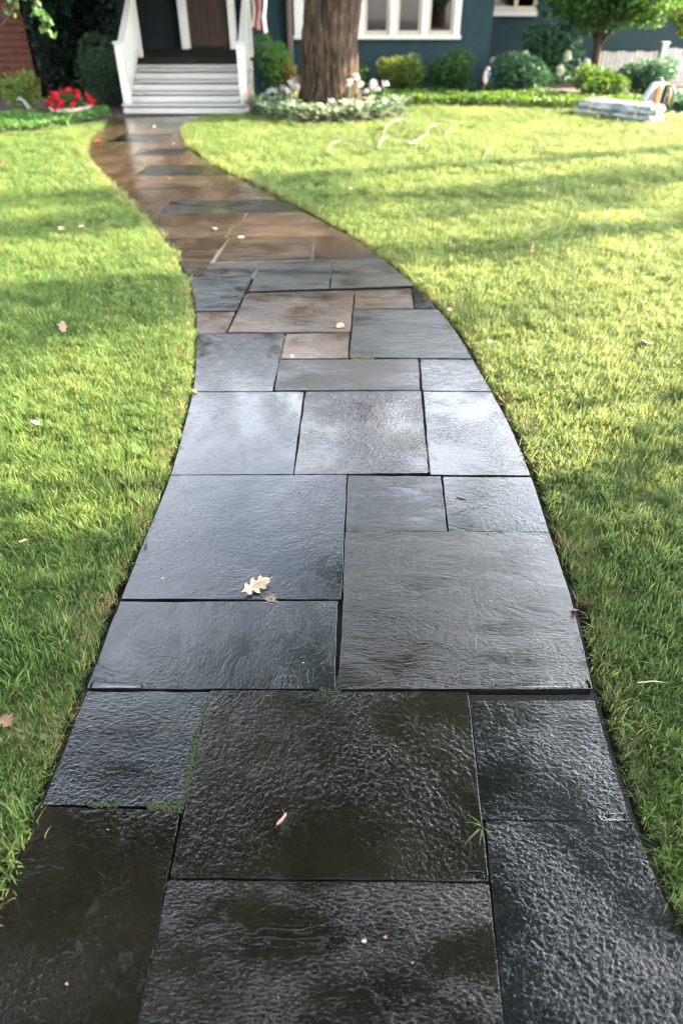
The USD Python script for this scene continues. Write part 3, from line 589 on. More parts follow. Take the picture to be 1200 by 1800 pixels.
for px, Y, r, leaf, nm, lb, sd in ((706, 15.25, (.55, .42, .40), 'leaf_yellow', 'foundation_bush', 'yellow green rounded bush under the triple window', 45), (636, 15.4, (.22, .3, .30), 'leaf_mid', 'foundation_bush', 'small green bush half hidden by the right side of the big trunk', 46),
                               (800, 15.3, (.60, .45, .38), 'leaf_mid', 'foundation_bush', 'green bush below the right end of the triple window', 47), (905, 14.9, (.72, .5, .38), 'leaf_blue', 'foundation_bush', 'wide dark green bush behind the ground cover, right of the garden stake', 48),
                               (1060, 14.4, (.55, .42, .32), 'leaf_cover', 'foundation_bush', 'pale speckled low bush below the small tree', 49), (1150, 14.6, (.60, .45, .40), 'leaf_blue', 'foundation_bush', 'dark blue green bush behind the leaf blower', 50), (1195, 13.4, (.40, .4, .18), 'leaf_blue', 'foundation_bush', 'low blue green bush at the right edge beside the blower', 51)):
    shrub(nm, lb, sh(px, Y), r, int(9000 * r[0]), .058, leaf, sd, lumps=20)
hy = shrub('hydrangea', 'tall leafy hydrangea with white flower heads against the dark set-back wall', (*sh(960, 16.3),), (.85, .55, .60), 3400, .10, 'leaf_blue', 53, asp=.6, lumps=22)
c0 = np.array([*sh(960, 16.3), 0])
for i, (px, py) in enumerate([(924, 98), (868, 108), (885, 112), (985, 122), (996, 98), (1030, 110), (1033, 125), (920, 115)]):
    q = at(px, py, 15.6) - c0 + [0, 0, .02]; P, N = cloud(q, (.07, .07, .085), 260, 400 + i, 6, .7)
    obj('flower_head', leaves(P, N, .035, 420 + i, .9), 'petal_white', hy)
# ground cover beds
def cover(poly, n, size, h, label, leaf, seed):
    g = rng(seed); x0, y0_, x1, y1 = poly.bounds; q = np.c_[g.uniform(x0, x1, n * 3), g.uniform(y0_, y1, n * 3)]
    q = q[shapely.contains(poly, shapely.points(q))][:n]
    z = h * (.25 + .75 * g.random(len(q)) ** .6) * (.7 + .6 * meshkit.fbm(np.c_[q * 3, q[:, 0] * 0], 2, seed))
    P = np.c_[q, z]; N = np.tile([0, 0, .6], (len(q), 1)) + g.normal(0, .5, (len(q), 3))
    tag(obj('ground_cover', leaves(P, N, size, seed, .6), leaf), label, 'ground cover', kind='stuff')
def G(px, py): return tuple(U(px, py)[:2])
cover(Polygon([G(-60, 240), G(60, 231), G(140, 221), G(196, 208), G(190, 199), G(120, 201), G(0, 210), G(-80, 214)]), 3600, .055, .13, 'low light green ground cover edging the left lawn below the red flowers', 'leaf_bright', 61)
cover(Polygon([G(690, 187), G(880, 190), G(1010, 196), G(1100, 198), G(1180, 200), G(1180, 186), G(1000, 178), G(880, 172), G(640, 172)]), 9000, .06, .17, 'yellow green ground cover strip between the right lawn and the bushes', 'leaf_cover', 62)
cover(Polygon([G(420, 195), G(462, 194), G(470, 183), G(452, 176), G(425, 182)]), 1400, .06, .15, 'small patch of green ground cover at the foot of the right newel post', 'leaf_mid', 63)

# ------------------------------------------------------------------ big shade tree
tc = np.array([-.20, 13.55]); tree = thing('shade_tree', (*tc, -.03)); tag(tree, 'huge furrowed tree trunk rising from the hosta ring in front of the house', 'tree')
nz, na = 220, 120; zs = np.concatenate([np.linspace(0, 2.2, 150), np.linspace(2.25, 15, 70)]); nz = len(zs)
A, Z = np.meshgrid(np.arange(na) / na * 2 * np.pi, zs); cx = .0 + .11 * np.maximum(Z - 1, 0) + .004 * Z ** 2
R0 = .455 + .16 * np.exp(-Z / .22) - .012 * Z - .0004 * Z * Z; R0 *= 1 + .03 * np.sin(2 * A + .6) + .05 * np.exp(-Z / .3) * np.sin(5 * A)
pts = np.stack([np.cos(A) * 4.6 + .3 * np.sin(Z * 1.3), np.sin(A) * 4.6 + .25 * np.sin(Z * 1.7 + 1), Z * 1.1], -1)
rid = 1 - np.abs(meshkit.fbm(pts * 1.5, 3, 4) - .5) * 4
rid2 = 1 - np.abs(meshkit.fbm(pts * 3.1 * np.array([1, 1, .7]), 2, 9) - .5) * 4
R0 = R0 + .034 * (rid - .5) + .016 * (rid2 - .5)
V = np.stack([np.cos(A) * R0 + cx, np.sin(A) * R0, Z], -1).reshape(-1, 3); F = []
i0 = (np.arange(nz - 1)[:, None] * na + np.arange(na)[None]).ravel(); i1 = (np.arange(nz - 1)[:, None] * na + (np.arange(na)[None] + 1) % na).ravel()
F = np.vstack([np.c_[i0, i1, i1 + na], np.c_[i0, i1 + na, i0 + na]])
obj('trunk', trimesh.Trimesh(V, F, process=False), 'bark', tree, smooth=True)
g = rng(71); lm = []
for i, (zb, e, r) in enumerate([(6.0, (4.0, -2.5, 11.5), .20), (7.2, (1.5, -4.5, 12.5), .18), (8.0, (-.3, 3.2, 13.8), .17), (9.0, (3.5, 2.5, 14), .16), (10.5, (4.5, -1.5, 15), .15)]):
    b = np.array([.11 * (zb - 1) + .004 * zb ** 2, 0, zb]); e = np.array(e); m = (b + e) / 2 + [0, 0, .5]
    P_ = spline([b, m, e], 12); P_[1:] += g.normal(0, .06, (11, 3)); lm.append((P_, r)); obj('limb', tube(P_, np.linspace(r, .05, 12), 8), 'bark', tree)
Pc, Nc = [], []
for i, (P_, r) in enumerate(lm):
    for j in range(5):
        c = P_[-1 - j] + g.normal(0, .8, 3); p, n_ = cloud(c, (1.2, 1.2, .8), 330, 700 + i * 10 + j, 8, .5, .5); Pc.append(p); Nc.append(n_)
for j in range(16):
    c = np.array([1.8, 0, 14.2]) + g.normal(0, 1, 3) * [2.6, 2.6, 1.4]; p, n_ = cloud(c, (1.3, 1.3, .9), 300, 900 + j, 8, .5, .5); Pc.append(p); Nc.append(n_)
for j in range(34):  # unseen extra clumps, added to darken the sky mirrored in the slabs
    c = np.array([g.uniform(.6, 5.8), g.uniform(-4.2, .8), g.uniform(10.0, 13.2)]) if j < 25 else np.array([g.uniform(-3.2, .6), g.uniform(-5.5, -2.5), g.uniform(10.6, 12.2)])
    p, n_ = cloud(c, (1.25, 1.25, .8), 300, 950 + j, 8, .5, .5); Pc.append(p); Nc.append(n_)
obj('crown', leaves(np.vstack(Pc), np.vstack(Nc), .24, 72, .6), 'leaf_mid', tree)

# hostas round the trunk: one plant, then copies
def hosta(name, seed, n=26, R=.34, hgt=.27):
    g = rng(seed); t = thing(name); k = 0
    for i in range(n):
        a = i * 2.4 + g.uniform(-.3, .3); f = (i + .5) / n; L = R * (.65 + .5 * g.random()) ; el = math.radians(75 - 62 * f + g.uniform(-8, 8))
        d = np.array([math.cos(a), math.sin(a), 0]); s = np.array([-d[1], d[0], 0]); V = []; W = L * .36
        st0 = .30 + .2 * g.random()
        for u, wf in ((0, .06), (st0, .08), (st0 + .12, .62), (st0 + .30, 1), (st0 + .5, .8), (st0 + .7, .0)):
            c = d * L * (u * math.cos(el) + .28 * u * u) + np.array([0, 0, 1]) * (hgt * math.sin(el) * (u * 1.7 - .75 * u * u) + .01)
            for q in (-1, 0, 1): V.append(c + s * W * wf * .5 * q + np.array([0, 0, abs(q) * .018 * wf]))
        F = []
        for r in range(5):
            for q in range(2):
                o = r * 3 + q; F += [(o, o + 1, o + 4), (o, o + 4, o + 3)]
        V = np.array(V)
        obj('leaf', trimesh.Trimesh(V, F, process=False), 'leaf_hosta_%d' % (i % 3), t, smooth=True)
    return t
for i, (cen, rim) in enumerate([((.035, .075, .03), (.34, .34, .24)), ((.05, .10, .045), (.40, .39, .28)), ((.02, .055, .02), (.24, .26, .16))]):
    mat(f'leaf_hosta_{i}', {'g': ('geometry', {}), 'n': ('noise_texture', {'scale': 13.0, 'detail': 3.0, 'distortion': .6}), 'r': ('rgb_ramp', {'ramp': [(.50, cen), (.60, rim)]}), 'p': ('principled_bsdf', {'roughness': .4}), 't': ('translucent_bsdf', {}), 'm': ('mix_closure', {'fac': .3})},
        [('g.position', 'n.vector'), ('n.fac', 'r.fac'), ('r.color', 'p.base_color'), ('r.color', 't.color'), ('p.BSDF', 'm.closure1'), ('t.BSDF', 'm.closure2')], 'm.closure')
UsdGeom.Xform.Define(stage, '/World/Looks')
ORD = ['first', 'second', 'third', 'fourth', 'fifth', 'sixth', 'seventh', 'eighth', 'ninth', 'tenth', 'eleventh', 'twelfth', 'thirteenth', 'fourteenth']
h0 = hosta('hosta', 81); g = rng(82)
spots = []
for i in range(13):
    a = math.pi * (1.02 + .96 * i / 12); rr = 1.0
    spots.append((-.20 + 1.12 * math.cos(a), 13.05 + .92 * math.sin(a)))
for i in range(7):
    a = math.pi * (1.06 + .88 * i / 6); spots.append((-.20 + .70 * math.cos(a) * 1.05, 13.25 + .62 * math.sin(a)))
for i, (x, y) in enumerate(spots):
    s = g.uniform(.8, 1.15); rz = g.uniform(0, 360)
    if i == 0:
        x_ = UsdGeom.Xformable(h0); ops = x_.GetOrderedXformOps(); ops[0].Set(Gf.Vec3d(x, y, -.02)); ops[1].Set(rz); ops[2].Set(Gf.Vec3f(s, s, s)); t = h0
    else: t = dup(h0, (x, y, -.02), rz, s)
    tag(t, f'variegated hosta, {ORD[i if i < 13 else i - 13]} from left in the {"outer" if i < 13 else "inner"} row round the big trunk', 'hosta', 'hostas around the big trunk')
# agapanthus: pale flower balls on stalks
def aga(seed, hgt):
    t = thing('agapanthus'); obj('stalk', tube([(0, 0, 0), (.01, 0, hgt * .5), (0, .01, hgt)], .006, 6), 'petal_stem', t)
    P, N = cloud((0, 0, hgt), (.075, .075, .06), 60, seed, 8, .6); obj('flower_head', leaves(P, N, .036, seed + 1, .5), 'petal_lilac', t); return t
a0 = None; g = rng(90); cnt = {}
stalks = [(472, 160, 12.9, 0), (484, 158, 12.9, 0), (496, 153, 13.0, 0), (512, 145, 13.0, 0), (522, 152, 12.9, 0), (505, 158, 12.8, 0), (514, 140, 13.2, 0), (634, 148, 13.2, 1), (645, 160, 13.1, 1), (657, 144, 13.3, 1), (660, 155, 13.1, 1), (675, 146, 13.2, 1), (652, 150, 13.4, 1), (613, 144, 12.7, 2), (580, 176, 12.4, 3), (628, 134, 13.3, 1)]
for px, py, Y, grp in sorted(stalks):
    q = at(px, py, Y)
    if a0 is None:
        a0 = aga(91, .50); x_ = UsdGeom.Xformable(a0); sc = (q[2] + .02) / .5; ops = x_.GetOrderedXformOps(); ops[0].Set(Gf.Vec3d(q[0], Y, -.02)); ops[2].Set(Gf.Vec3f(1, 1, sc)); t = a0
    else: t = dup(a0, (q[0], Y, -.02), g.uniform(0, 360), (1, 1, (q[2] + .02) / .5))
    k_ = cnt.get(grp, 0); cnt[grp] = k_ + 1
    lb = [f'lilac flower ball, {ORD[k_]} from left in the clump left of the big trunk', f'lilac flower ball, {ORD[k_]} from left in the clump right of the big trunk', 'pale flower ball standing in front of the sunlit side of the big trunk', 'low pale flower just above the hostas in front of the big trunk'][grp]
    tag(t, lb, 'flower', 'lilac flowers around the trunk')

# ------------------------------------------------------------------ left bed: red flowers in a bowl, garden ornament
c = np.array([*at(122, 180, 12.6)[:2], 0]); pl = thing('flower_planter', (c[0], c[1], -.02)); tag(pl, 'round stone bowl planter full of bright red flowers beside the path', 'planter')
obj('bowl', lathe([(0, 0), (.16, 0), (.20, .02), (.30, .15), (.33, .18), (.31, .19), (.28, .16), (0, .14)], 32), 'terracotta', pl, smooth=40)
P, N = cloud((0, 0, .25), (.36, .32, .15), 420, 95, 14, .45); P[:, 2] = np.maximum(P[:, 2], .16); obj('foliage', leaves(P, N, .07, 96, .7), 'leaf_mid', pl)
g = rng(97)
for i in range(30):
    a, rr = g.uniform(0, 6.28), math.sqrt(g.random()); q = (math.cos(a) * .38 * rr, math.sin(a) * .34 * rr, .39 - .17 * rr ** 2 + g.uniform(-.03, .03))
    P, N = cloud(q, (.05, .05, .04), 26, 1000 + i, 5, .6); obj('blossom', leaves(P, N, .045, 1100 + i, .9), 'petal_red', pl)
o = at(45, 190, 12.7); gs = thing('garden_ornament', (o[0], 12.7, -.02)); tag(gs, 'small grey curved bird shaped garden ornament on the bed at left', 'garden ornament')
obj('body', tube(spline([(.10, 0, 0), (.08, 0, .10), (.03, 0, .20), (-.02, 0, .27), (-.07, 0, .28)], 14), np.array([.035, .036, .036, .036, .036, .035, .034, .032, .03, .028, .028, .03, .03, .018]), 10), 'grey_metal', gs, smooth=True)
obj('beak', tube([(-.07, 0, .28), (-.10, 0, .265), (-.125, 0, .25)], [.018, .012, .003], 8), 'grey_metal', gs)
q = at(437, 175, 13.0); pth = thing('path_light', (q[0], 13.0, -.02)); tag(pth, 'small copper path light on a stake beside the right newel post', 'path light')
obj('stake', tube([(0, 0, 0), (0, 0, .30)], .012, 8), 'copper', pth); obj('cap', lathe([(0, .36), (.03, .345), (.065, .30), (.06, .295), (0, .31)], 20), 'copper', pth)
# leafy branch reaching in at the top left: a small tree just outside the picture
yt = thing('young_tree', (-5.2, 9.2, -.03)); tag(yt, 'thin grey tree whose leafy branch hangs into the top left corner', 'tree')
L0 = np.array([-5.2, 9.2, -.03])
obj('trunk', tube(spline([(0, 0, 0), (.03, .02, .8), (.10, .05, 1.9), (.05, .1, 3.0)], 16), np.linspace(.06, .03, 16), 8), 'bark', yt, smooth=True)
b1 = [at(-60, 80, 9.0) - L0, at(0, 40, 9.0) - L0, at(22, 12, 9.0) - L0, at(40, -30, 9.0) - L0]; obj('branch', tube(spline([(.09, .05, 1.0)] + b1, 24), np.linspace(.035, .016, 24), 8), 'bark', yt, smooth=True)
b2 = [at(40, -30, 8.9) - L0, at(62, 5, 8.8) - L0, at(74, 32, 8.75) - L0, at(88, 62, 8.7) - L0]; obj('branch', tube(spline(b2, 16), np.linspace(.01, .004, 16), 6), 'bark', yt)
g = rng(110); B = spline(b2, 60)
def broad_leaf(c, d, up, L, W):
    d = d / np.linalg.norm(d); s = np.cross(d, up); s /= np.linalg.norm(s); u = np.cross(s, d); V = []
    for t, w in ((0, .05), (.2, .75), (.45, 1), (.75, .7), (1, 0)):
        for q in (-1, 0, 1): V.append(c + d * L * t + s * W * .5 * w * q + u * (.1 * L * abs(q) * w - .15 * L * t * t))
    F = []
    for r in range(4):
        for q in range(2): o = r * 3 + q; F += [(o, o + 1, o + 4), (o, o + 4, o + 3)]
    return trimesh.Trimesh(np.array(V), F, process=False)
for i in range(46):
    p = B[min(59, int(6 + i * 54 / 46))] + g.normal(0, .03, 3); obj('leaf', broad_leaf(p, g.normal(0, 1, 3) + [.4, -.2, -.9], g.normal(0, .4, 3) + [0, -.4, 1], g.uniform(.055, .095), g.uniform(.035, .06)), 'leaf_mid', yt, smooth=True)
for i in range(26):
    p = at(g.uniform(-20, 34), g.uniform(-30, 22), 9.0) - L0 + g.normal(0, .03, 3); obj('leaf', broad_leaf(p, g.normal(0, 1, 3) + [.4, -.2, -.6], g.normal(0, .4, 3) + [0, -.4, 1], g.uniform(.055, .095), g.uniform(.035, .06)), 'leaf_mid', yt, smooth=True)

# ------------------------------------------------------------------ right side: small tree, fence, trees behind
mt_c = np.array([at(1043, 120, 16.2)[0], 16.2]); mt = thing('maple_tree', (*mt_c, -.03)); tag(mt, 'small bushy green maple with hanging leaves in front of the white fence', 'tree')
obj('trunk', tube(spline([(0, 0, 0), (.02, 0, .5), (-.03, .02, 1.1), (.05, 0, 2.0)], 18), np.linspace(.085, .05, 18), 10), 'bark', mt, smooth=True)
for e in ((-.9, -.1, 1.9), (1.0, -.2, 1.8), (.5, .5, 2.1), (-.4, -.5, 2.2)): obj('limb', tube(spline([(0, 0, .75), np.array(e) * .5 + [0, 0, .5], e], 10), np.linspace(.05, .015, 10), 7), 'bark', mt)
P, N = cloud((.12, 0, 1.75), (1.75, .95, .85), 11500, 120, 44, .34, .55); 
px_ = P[:, 2] > .82 + .25 * np.abs(P[:, 0]) * (P[:, 0] < 0) - .12 * meshkit.noise(np.c_[P[:, 0] * 4, P[:, 1] * 4, P[:, 0] * 0], 1) ; P, N = P[px_], N[px_] * [1, 1, .3] + [0, 0, -.3]
obj('crown', leaves(P, N, .085, 121, .62), 'leaf_maple', mt)
P, N = cloud((1.55, -.4, 1.22), (.42, .35, .33), 700, 123, 14, .45, .4); obj('crown', leaves(P, N, .085, 124, .62), 'leaf_yellow', mt, label='clump of leaves coloured yellow to look sunlit')  # yellow leaf colour stands in for sun on this clump
YF = 17.3; fe = thing('picket_fence'); tag(fe, 'white board fence behind the bushes at the right edge', 'fence')
xf = at(1050, 100, YF)[0]; zt = at(1100, 90, YF)[2]; i = 0
while xf < 8.6:
    obj('picket', cbx(xf, xf + .088, YF, YF + .022, .03, zt + (.05 if xf > at(1172, 80, YF)[0] else 0) + .012 * math.sin(i * 1.7), .004), 'fence_paint', fe); xf += .098; i += 1
for z in (.2, zt - .14): obj('rail', bx(at(1050, 100, YF)[0], 8.7, YF + .023, YF + .06, z, z + .07), 'fence_paint', fe)
pxx = at(1168, 80, YF)[0]; obj('post', cat([cbx(pxx - .06, pxx + .06, YF - .05, YF + .07, .0, zt + .14, .008), cbx(pxx - .08, pxx + .08, YF - .07, YF + .09, zt + .141, zt + .17, .01)]), 'white_paint', fe)
shrub('background_tree', 'dark broad tree behind the white fence at upper right', (*sh(1190, 20.5),), (2.4, 1.2, 2.6), 6000, .17, 'leaf_dark', 131, 'tree')
# garden stake with a blue and white ornament
q = at(853, 140, 14.6); gk = thing('garden_stake', (q[0], 14.6, -.02)); tag(gk, 'thin garden stake topped with a blue and white bird figure among the bushes', 'garden ornament')
obj('stake', tube([(-.06, 0, 0), (0, 0, .33)], .008, 6), 'copper', gk); obj('body', blob((0, 0, .40), (.05, .045, .11), 2, .1), 'terracotta', gk, smooth=True); obj('wing', blob((.045, -.03, .43), (.028, .03, .06), 2, .1), 'blue_paint', gk, smooth=True); obj('head', blob((.02, 0, .52), (.045, .04, .04), 2, .05), 'grey_metal', gk, smooth=True)

# plastic wrapped bundles and the backpack blower
A0, A1 = U(1022, 203)[:2], U(1152, 219)[:2]; ang = math.degrees(math.atan2(*(A1 - A0)[::-1])); Lb = np.linalg.norm(A1 - A0)
def bundle(L, Wd, Hh, seed):
    m = trimesh.creation.box((L, Wd, Hh))
    for _ in range(4): m = m.subdivide()
    v = m.vertices; n = v / (np.array([L, Wd, Hh]) / 2)
    # round the corners, then crumple the wrap
    lim = np.array([L / 2, Wd / 2, Hh / 2]) - .03; core = np.clip(v, -lim, lim); dlt = v - core; ln = np.linalg.norm(dlt, axis=1, keepdims=True); v = core + dlt / np.maximum(ln, 1e-9) * np.minimum(ln, .03)
    v = v + (meshkit.fbm(v * 9 + seed * 7, 3, seed)[:, None] - .5) * .018 * np.sign(n) * (np.abs(n) > .8)
    m.vertices = v + [0, 0, Hh / 2]; return m
for i, (dz, L, W, off, lb) in enumerate([(0, Lb * 1.0, .46, 0, 'lower of the two flat plastic wrapped bundles lying on the lawn edge'), (.125, Lb * .96, .44, -.03, 'upper of the two flat plastic wrapped bundles lying on the lawn edge')]):
    mid = (A0 + A1) / 2; t = thing('wrapped_bundle', (mid[0] + .06, mid[1] + .22 + off, -.01 + dz), ang + i * 1.5); tag(t, lb, 'bundle')
    obj('wrap', bundle(L, W, .12, 140 + i), 'wrap_plastic', t, smooth=50)
    for sx in (-1, 1): obj('strap', cbx(sx * L * .32 - .012, sx * L * .32 + .012, -W / 2 - .008, W / 2 + .008, -.004 if dz else .0, .131, .002), 'tan_paint', t)
    obj('wrap_end', blob((L / 2 - .01, 0, .06), (.10, W * .46, .055), 3, .35, 3, 150 + i), 'pale_plastic', t, label='bunched clear wrap at the near end')
q = at(1150, 190, 12.9); bl = thing('leaf_blower', (q[0] + .02, 12.95, -.02), 8); tag(bl, 'orange, black and grey backpack leaf blower standing behind the bundles', 'leaf blower')
def hull_of(pts, r):
    return trimesh.convex.convex_hull(np.vstack([trimesh.creation.icosphere(2, r).vertices + p for p in pts]))
obj('engine_housing', hull_of([(-.10, .05, .12), (.06, .05, .12), (-.08, .04, .36), (.05, .04, .37), (-.08, .14, .15), (.05, .14, .34)], .045), 'grey_metal', bl, smooth=50)
obj('top_cover', hull_of([(-.09, .04, .44), (.06, .04, .45), (.05, .12, .42), (-.07, .12, .42)], .035), 'pale_plastic', bl, smooth=50)
obj('side_cover', hull_of([(-.02, -.03, .14), (.015, -.03, .14), (-.02, -.02, .40), (.015, -.02, .41)], .022), 'orange_plastic', bl, smooth=50)
obj('fuel_tank', hull_of([(-.10, .02, .05), (.08, .02, .05), (-.10, .12, .06), (.08, .12, .06)], .045), 'orange_plastic', bl, smooth=50)
obj('back_plate', hull_of([(.10, -.02, .04), (.13, -.02, .40), (.10, .14, .04), (.13, .14, .40)], .018), 'black_plastic', bl, smooth=50)
obj('shoulder_strap', tube(spline([(.12, .0, .42), (.20, -.02, .42), (.26, -.03, .32), (.25, -.03, .16), (.14, .0, .06)], 24), .02, 8), 'black_plastic', bl, smooth=True)
obj('shoulder_strap', tube(spline([(.12, .12, .42), (.21, .12, .43), (.27, .12, .33), (.26, .12, .16), (.14, .12, .06)], 24), .02, 8), 'copper', bl, smooth=True)
obj('blower_tube', tube(spline([(-.09, .02, .42), (-.16, 0, .36), (-.22, -.02, .22), (-.30, -.02, .08), (-.36, -.02, .05)], 20), np.linspace(.05, .04, 20), 12), 'grey_metal', bl, smooth=True)
obj('carry_handle', tube(spline([(-.07, .06, .47), (-.04, .06, .52), (.03, .06, .52), (.06, .06, .47)], 14), .012, 8), 'black_plastic', bl, smooth=True)

# garden hose in loose loops on the lawn
hp = [(583, 270, .02), (578, 257, .02), (598, 247, .04), (640, 252, .03), (664, 258, .02), (670, 245, .05), (690, 238, .08), (714, 249, .03), (735, 244, .02), (750, 234, .03), (754, 222, .06), (768, 220, .05), (782, 232, .02), (792, 226, .03), (789, 215, .06), (772, 212, .05)]
hs = thing('garden_hose'); tag(hs, 'clear yellowish garden hose lying in loose loops on the right lawn', 'hose')
obj('hose_loop', tube(spline([U(x, y, z + .065) for x, y, z in hp], 160), .0085, 8), 'clear_hose', hs, smooth=True)
obj('hose_loop', tube(spline([U(x, y, z + .065) for x, y, z in [(672, 247, .02), (676, 228, .05), (688, 214, .07), (704, 210, .05), (722, 226, .02), (742, 240, .02)]], 70), .0085, 8), 'clear_hose', hs, smooth=True)
obj('hose_loop', tube(spline([U(x, y, z + .03) for x, y, z in [(848, 282, .0), (852, 270, .03), (858, 262, .03), (872, 258, .0)]], 30), .008, 8), 'clear_hose', hs, smooth=True)

# ------------------------------------------------------------------ fallen leaves, twigs, weeds, puddles
def leaf_shape(L, seed, lobes=3, curl=.25):
    g = rng(seed); n = 18; t = np.linspace(0, 1, n); w = np.sin(np.pi * t ** .8) ** .8 * .36 * (1 + .38 * np.sin(t * lobes * 2 * np.pi + g.uniform(0, 6))); V = []
    ph = g.uniform(0, 6)
    for a, b in zip(t, w):
        for q in (-1, 0, 1): V.append([(a - .5) * L, q * b * L, curl * L * (.5 * (q * b * 2.0) ** 2 + .35 * (a - .4) ** 2 * 2 + .05 * math.sin(a * 7 + ph))])
    V = np.array(V); n3 = len(V); F = []
    for r in range(n - 1):
        for q in range(2): o = r * 3 + q; F += [(o, o + 1, o + 4), (o, o + 4, o + 3)]
    F = np.array(F); V2 = np.vstack([V, V - [0, 0, .0012]]); F2 = np.vstack([F, F[:, ::-1] + n3])
    return trimesh.Trimesh(V2, F2, process=False)
def fallen(px, py, L, mt_, label, seed, z=.03, tilt=.25, name='fallen_leaf', group=None, curl=.3):
    g = rng(seed); m = leaf_shape(L, seed, 3, curl)
    m.apply_transform(trimesh.transformations.euler_matrix(g.normal(0, tilt), g.normal(0, tilt), g.uniform(0, 6.28)))
    q = U(px, py, z); m.apply_translation([0, 0, -m.bounds[0][2]])
    path_ = numbered('/World', name); t = usdkit.mesh(stage, path_, m, M[mt_]); t.AddTranslateOp().Set(Gf.Vec3d(*map(float, (q[0], q[1], z)))); tag(t, label, 'leaf', group); return t
RL, LLg, PLg = 'pale fallen leaves on the right lawn', 'pale fallen leaves on the left lawn', 'fallen leaves on the far end of the path'
for i, (x, y, L, lb) in enumerate([(997, 373, .06, 'pale leaf on the right lawn, up and right of the big curled pink leaf'), (1065, 377, .07, 'pinkish pale leaf on the right lawn, rightmost of a scattered row of three'), (918, 291, .09, 'largest pale leaf of the loose trio in the middle of the right lawn'), (908, 297, .06, 'leftmost small leaf of the trio in the middle of the right lawn'), (940, 294, .05, 'rightmost small leaf of the trio in the middle of the right lawn'),
    (840, 319, .07, 'lone pale leaf on the right lawn below the short hose piece'), (952, 388, .06, 'pale leaf on the right lawn just above the big curled pink leaf'), (616, 215, .06, 'pale leaf on the grass in front of the hostas'), (616, 332, .06, 'pale leaf on the right lawn nearest the far bend of the path'), (1076, 252, .07, 'pale leaf on the lawn below the left end of the wrapped bundles'), (968, 216, .08, 'pale leaf on the lawn near the ground cover, left of the wrapped bundles'),
    (1145, 275, .06, 'pale leaf near the right edge below the wrapped bundles'), (790, 545, .04, 'tiny pale leaf on the grass close to the right edge of the path'), (860, 600, .04, 'tiny pale leaf on the sunlit right lawn beside the middle of the path'), (1150, 320, .06, 'pale leaf at the far right of the lawn, second below the wrapped bundles')]):
    fallen(x, y, L, 'dry_leaf_cream' if i % 3 else 'dry_leaf_pink', lb, 800 + i, group=RL)
for i, (x, y, L, lb) in enumerate([(1026, 368, .07, 'brown leaf on the right lawn right beside a pale leaf'), (793, 432, .06, 'brown leaf in the shade band on the right lawn, left of the pink curled leaf'), (743, 448, .05, 'small brown leaf on the right lawn close above the path edge'), (1000, 352, .06, 'brown leaf on the right lawn, topmost of the brown ones')]):
    fallen(x, y, L, 'dry_leaf_brown', lb, 840 + i, group='brown fallen leaves on the right lawn')
fallen(932, 447, .10, 'dry_leaf_pink', 'largest pink curled fallen leaf standing up on the right lawn', 850, tilt=.7)
fallen(1136, 604, .085, 'dry_leaf_orange', 'reddish orange fallen leaf on the right lawn near the right edge', 851)
for i, (x, y, L, lb) in enumerate([(63, 745, .05, 'pale leaf in the brightest sunlit grass of the left lawn'), (42, 952, .035, 'small pale leaf on the left lawn where the near shade begins'), (107, 402, .06, 'left one of the pale pair in the far shade band of the left lawn'), (143, 398, .06, 'right one of the pale pair in the far shade band of the left lawn')]):
    fallen(x, y, L, 'dry_leaf_cream', lb, 860 + i, group=LLg)
fallen(113, 583, .07, 'dry_leaf_pink', 'pinkish curled fallen leaf on the sunlit left lawn', 870, tilt=.5)
fallen(12, 1268, .05, 'dry_leaf_brown', 'brown fallen leaf in the shaded grass at the left edge', 871)
fallen(6, 294, .16, 'dry_leaf_brown', 'dark reddish brown leaf clump at the far left of the lawn', 872, tilt=.5)
fallen(822, 1076, .022, 'dry_leaf_pink', 'crumpled pinkish leaf bit at the right edge of the path', 873, z=.0) if False else None
fallen(1009, 1077, .03, 'dry_leaf_pink', 'crumpled pinkish leaf in the soil gap at the right edge of the path', 873, z=.0, tilt=.6)
for i, (x, y, L, mm) in enumerate([(178, 316, .14, 'dry_leaf_orange'), (172, 248, .14, 'dry_leaf_orange'), (209, 202, .10, 'dry_leaf_orange')]):
    fallen(x, y, L, mm, ['orange leaf at the left edge of the path where it bends', 'red orange leaf at the left edge of the path below the planter', 'orange leaf at the foot of the left newel post'][i], 880 + i, z=.008)
for i, (x, y, L, lb) in enumerate([(297, 314, .05, 'orange leaf in the middle of the far path bend, nearest of the four there'), (272, 222, .05, 'pale leaf on the path just before the steps'), (306, 253, .05, 'orange leaf at the right side of the far path bend'), (262, 262, .045, 'pale leaf in the middle of the far path bend')]):
    fallen(x, y, L, 'dry_leaf_cream' if i % 2 else 'dry_leaf_orange', lb, 890 + i, z=.008, group=PLg)
fallen(378, 402, .055, 'dry_leaf_cream', 'pale flat leaf on the shaded stones at the path bend', 895, z=.008, tilt=.1)
fallen(424, 417, .055, 'dry_leaf_cream', 'pale narrow leaf lying along a joint of the path', 896, z=.006, tilt=.05)
fallen(598, 573, .055, 'dry_leaf_pink', 'curled pinkish leaf on the brown slab in the middle of the path', 897, z=.006, tilt=.5)
fallen(513, 627, .022, 'dry_leaf_cream', 'tiny cream leaf on the small brown slab', 898, z=.006)
fallen(342, 690, .03, 'dry_leaf_orange', 'small orange leaf at the left edge of the path by a joint', 899, z=.004, tilt=.4)
